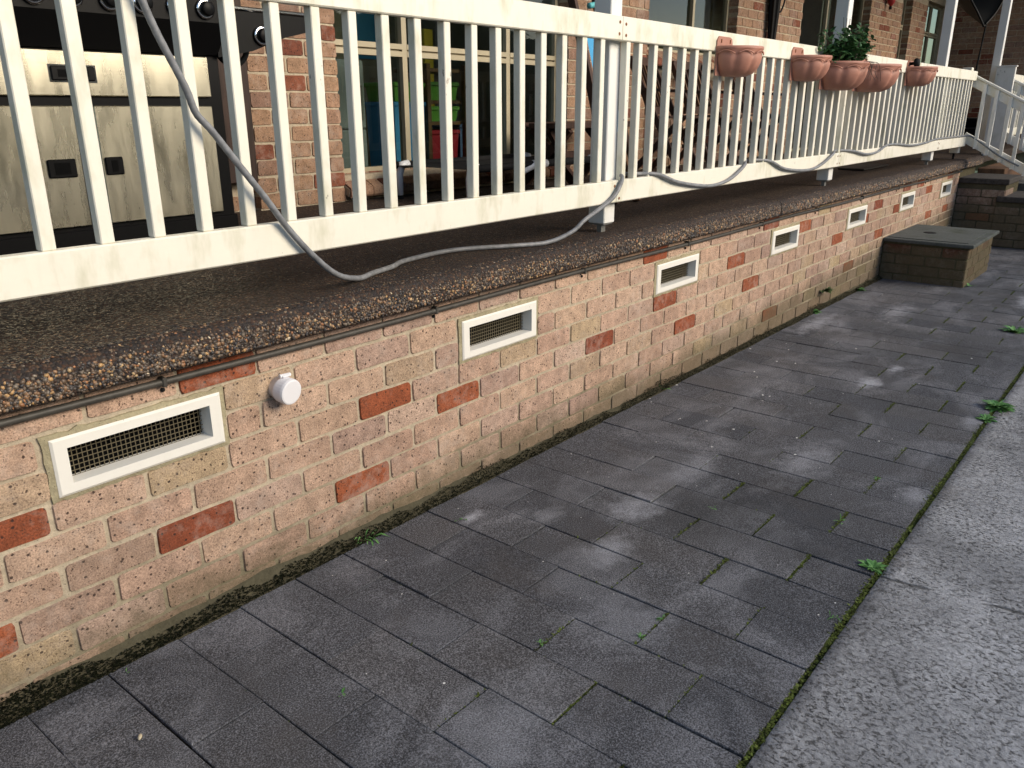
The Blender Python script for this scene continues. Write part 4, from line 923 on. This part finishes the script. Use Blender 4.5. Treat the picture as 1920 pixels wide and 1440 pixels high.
# ------------------------------------------------------------------ brick inspection pit with concrete lid
bxp = thing('brick_pit', (7, -.35, -.08), 'low brick box with a mossy grey concrete lid against the wall', 'box')
LIDM = NM('mossy_concrete', .9, .3); n = LIDM.noise(7, 5, .65, LIDM.mapv((2, .6, 1))); n2 = LIDM.noise(60, 4)
b_ = LIDM.mix(n, (.052, .058, .050), (.13, .14, .135)); b_ = LIDM.mix(.6, b_, LIDM.ramp(n2, [(.3, .7), (.7, 1.25)]), 'MULTIPLY'); b_ = LIDM.mix(LIDM.math('MULTIPLY', LIDM.ramp(LIDM.noise(4, 5, .6, LIDM.mapv(loc=(5, 2, 1))), [(.5, 0), (.68, 1)]), .7), b_, (.035, .045, .022)); LIDM.color(b_); LIDM.bump(n2, .5, .006)
lid = MB().box(6.385, 7.50, -.715, -.004, .252, .283, .006).build('lid', LIDM.m, bxp)
MB().box(6.45, 7.44, -.66, -.03, .2835, .289, .003).build('lid_panel', LIDM.m, lid)
lathe([(.055, .0), (.050, .004), (.02, .0045)], (6.90, -.26, .2885), (0, 0, 1), 18).build('lifting_ring', BLACKMATT, lid)
PB = brick_mat('mossy_brick', [(0, (.20, .125, .075)), (.3, (.16, .105, .065)), (.6, (.22, .15, .085)), (1, (.14, .09, .06))]); PBR = brick_mat('mossy_brick_red', [(0, (.16, .065, .04)), (1, (.13, .05, .03))])
bs3 = BrickSet(bxp, (PB, PBR, PB, PBR), .05, 140); z = -.105+.043; k = 0
cm = MB().box(6.416, 7.44, -.674, -.006, -.15, .2505); cm.build('mortar', mortar_mat('dark_mortar', (.10, .09, .055)), bxp)
while z < .25:
    ys2 = [-.006, -.24, -.48, -.68] if k % 2 else [-.006, -.12, -.36, -.60, -.68]
    for a, b in zip(ys2, ys2[1:]): bs3.add((6.41+rnd.uniform(-.001, .001), (a+b)/2, z), a-b-.01, R(-90), rnd.random() < .15)
    xs2 = [6.41, 6.53, 6.77, 7.01, 7.25, 7.446] if k % 2 else [6.41, 6.65, 6.89, 7.13, 7.37, 7.446]
    for a, b in zip(xs2, xs2[1:]): bs3.add(((a+b)/2, -.68+rnd.uniform(-.001, .001), z), b-a-.01, 0, rnd.random() < .12)
    z += .086; k += 1
bs3.finish(300)

# ------------------------------------------------------------------ weeds, flakes
def weed(x, y, n, s, label, grass=False, wall_=False, z=None, m=WEED):
    r = random.Random(int(x*1000)); t = thing('weed', (x, y, gz(x)-.004 if z is None else z), label, 'weed', 'weeds in the joints'); vs, fs, rn = [], [], []; base = Vector(t.location)
    for i in range(n):
        a = r.uniform(0, 6.283); 
        if wall_: a = r.uniform(math.pi, 2*math.pi)
        l = s*r.uniform(.3, 1.15); w = l*(.045 if grass else r.choice((.05, .16, .24))); el = r.uniform(.15, .7) if not grass else r.uniform(.1, .9); d = Vector((math.cos(a)*math.cos(el), math.sin(a)*math.cos(el), math.sin(el))); sd_ = Vector((-math.sin(a), math.cos(a), 0)); b0 = Vector((r.gauss(0, s*.16), r.gauss(0, s*.10), 0.002))
        k0 = len(vs); mid = b0+d*l*.55; tip = b0+d*l+Vector((0, 0, -l*.22 if not grass else -l*.3))
        vs += [b0-sd_*w*.25, b0+sd_*w*.25, mid+sd_*w, tip, mid-sd_*w, mid+Vector((0, 0, -w*.25))]
        fs += [(k0, k0+1, k0+2, k0+5), (k0+5, k0+2, k0+3), (k0+5, k0+3, k0+4), (k0, k0+5, k0+4)]; rn += [r.random()]*4
    me = bpy.data.meshes.new('weed_leaves'); me.from_pydata([tuple(v) for v in vs], [], fs); at = me.attributes.new('rnd', 'FLOAT', 'FACE'); at.data.foreach_set('value', rn); me.materials.append(m); link('leaves', me, t)
weed(.45, -.028, 26, .075, 'tuft of thin grass at the wall foot, nearest the camera', True); weed(.765, -.185, 7, .035, 'small weed beside the white splash on the paving')
weed(.38, -.835, 11, .021, 'little clover leaf in the paving joint nearest the photo bottom centre'); weed(.575, -1.035, 14, .020, 'round clover clump at a paving corner'); weed(.69, -1.035, 14, .022, 'small weed in the joint just right of the round clover clump')
weed(1.36, -1.425, 70, .045, 'leafy weed at the driveway edge with one large upright leaf'); weed(1.01, -1.415, 5, .040, 'thin two bladed weed at the driveway edge', True)
weed(3.30, -1.455, 170, .080, 'biggest green weed clump at the driveway edge'); weed(3.08, -1.445, 80, .048, 'green weed just in front of the biggest weed clump')
weed(1.62, -1.245, 4, .045, 'single leaf weed in the third joint from the driveway edge'); weed(6.52, -.715, 12, .06, 'pale weed at the corner of the brick box'); weed(5.05, -1.26, 60, .09, 'low weed in the far paving right of the brick wall')
weed(2.50, -.030, 5, .075, 'single long green leaf lying at the wall foot'); weed(-.11, -.575, 3, .038, 'short bent green leaf on the paving at bottom left'); weed(-.41, -.075, 5, .020, 'tiny seedling in the paving joint near the wall at far left')
weed(4.95, -.020, 90, .07, 'feathery fern weed growing from the wall joint below the far vents', False, True, .055, leaf_mat('fern', (.04, .075, .025), (.10, .15, .05))); weed(4.75, -.025, 70, .06, 'dense green weed at the wall foot under the fern weed', False, True); weed(5.75, -.035, 60, .06, 'creeping green weed at the wall foot left of the brick box', False, True)
weed(2.06, -1.24, 12, .020, 'small weed in the joint second from the driveway edge'); weed(1.42, -.84, 6, .022, 'tiny weed in the middle of the paving')
fr_ = random.Random(9); vs, fs = [], []
for i in range(150):
    if fr_.random() < .55: x, y = 2.2+fr_.gauss(0, .9)+.8*fr_.random(), -.35+fr_.gauss(0, .25)
    else: x, y = fr_.uniform(-.2, 6), fr_.uniform(-1.42, -.06)
    if not (-1.43 < y < -.05): continue
    s = fr_.choice([.0010, .0014, .002, .003, .0055 if x > 1.8 else .002]); a = fr_.uniform(0, 6.28); n = len(vs); z = gz(x)+.0045
    for k in range(5): b = a+k*1.2566; q = s*fr_.uniform(.5, 1.3); vs.append((x+q*math.cos(b)*1.3, y+q*math.sin(b), z+fr_.uniform(0, .002)))
    fs.append(tuple(n+k for k in range(5)))
me = bpy.data.meshes.new('paint_flakes'); me.from_pydata(vs, [], fs); me.materials.append(FLAKE); o = link('paint_flakes', me); tag(o, 'tiny white flakes scattered over the dark paving', 'flakes', kind='stuff')
# seed on paving at lower left
single('seed_pod', lathe([(.002, -.009), (.004, -.005), (.0048, 0), (.004, .005), (.0015, .009)], (-.50, -.33, gz(-.5)+.007), (.6, .7, 0), 8), simple('seed', (.55, .47, .32), .6), 'pale seed pod lying on the paving at bottom left', 'seed', (-.50, -.33, gz(-.5)+.007), smooth=True)

# ------------------------------------------------------------------ garden opposite (mirrored in the windows)
def tree(x, y, h, label, seed):
    r = random.Random(seed); t = thing('tree', (x, y, -.6), label, 'tree', 'trees across the driveway'); tk = MB(); lp_ = []
    tk.tube(catmull([(x, y, -.6), (x+.15, y, h*.3), (x-.1, y+.2, h*.6), (x+.1, y, h*.9)], 4), [.2-.012*k for k in range(13)], 8)
    for k in range(14):
        z0 = h*r.uniform(.3, .85); a = r.uniform(0, 6.28); l = r.uniform(1.0, 2.4); e = Vector((x+math.cos(a)*l, y+math.sin(a)*l, z0+r.uniform(.4, 1.4))); tk.tube([(x, y, z0), (Vector((x, y, z0))+e)/2+Vector((0, 0, .2)), e], [.07, .045, .015], 6)
        for j in range(70): lp_.append(e+Vector((r.gauss(0, .55), r.gauss(0, .55), r.gauss(0, .45))))
    tk.build('trunk', BARK, t); leaves('crown', lp_, .26, TREEL, t, r)
def hedge():
    r = random.Random(41); vs, fs = [], []; NX, NZ = 210, 10
    for i in range(NX+1):
        x = -26+i*.5; top = 3.7+1.1*mnoise.noise(Vector((x*.22, 0, 0)))+.6*mnoise.noise(Vector((x*.8, 3, 0)))
        for j in range(NZ+1):
            t = j/NZ; z = -.6+(top+.6)*t; y = -9.6-.9*t*t+.55*mnoise.noise(Vector((x*.9, z*1.1, 1)))+.3*mnoise.noise(Vector((x*2.6, z*2.6, 5))); vs.append((x, y, z))
        vs.append((x, -12.5, top-.3)); vs.append((x, -13, -.6))
    m_ = NZ+3
    for i in range(NX):
        for j in range(m_-1): fs.append((i*m_+j, i*m_+j+1, (i+1)*m_+j+1, (i+1)*m_+j))
    o = MB().add(vs, fs).build('shrubbery', simple('shrub_mass', (.022, .034, .012), .95, var=.6, scale=3.5), None, True); tag(o, 'dense dark shrubbery along the far side of the driveway', 'shrubbery', kind='stuff')
    lp_ = [Vector(vs[r.randrange(NX)*m_+r.randrange(NZ+1)])+Vector((r.uniform(-.3, .3), r.uniform(-.1, .35), r.uniform(-.25, .25))) for k in range(14000)]
    leaves('foliage', lp_, .20, TREEL, o, r)['kind'] = 'stuff'
hedge()
for i, (x, y, h) in enumerate([(15, -13, 6.5), (21, -16, 7.5), (9, -17, 7)]): tree(x, y, h, ['slim tree across the driveway nearest the house end', 'tall tree furthest across the driveway', 'wide tree across the driveway opposite the barbecue'][i], 20+i)
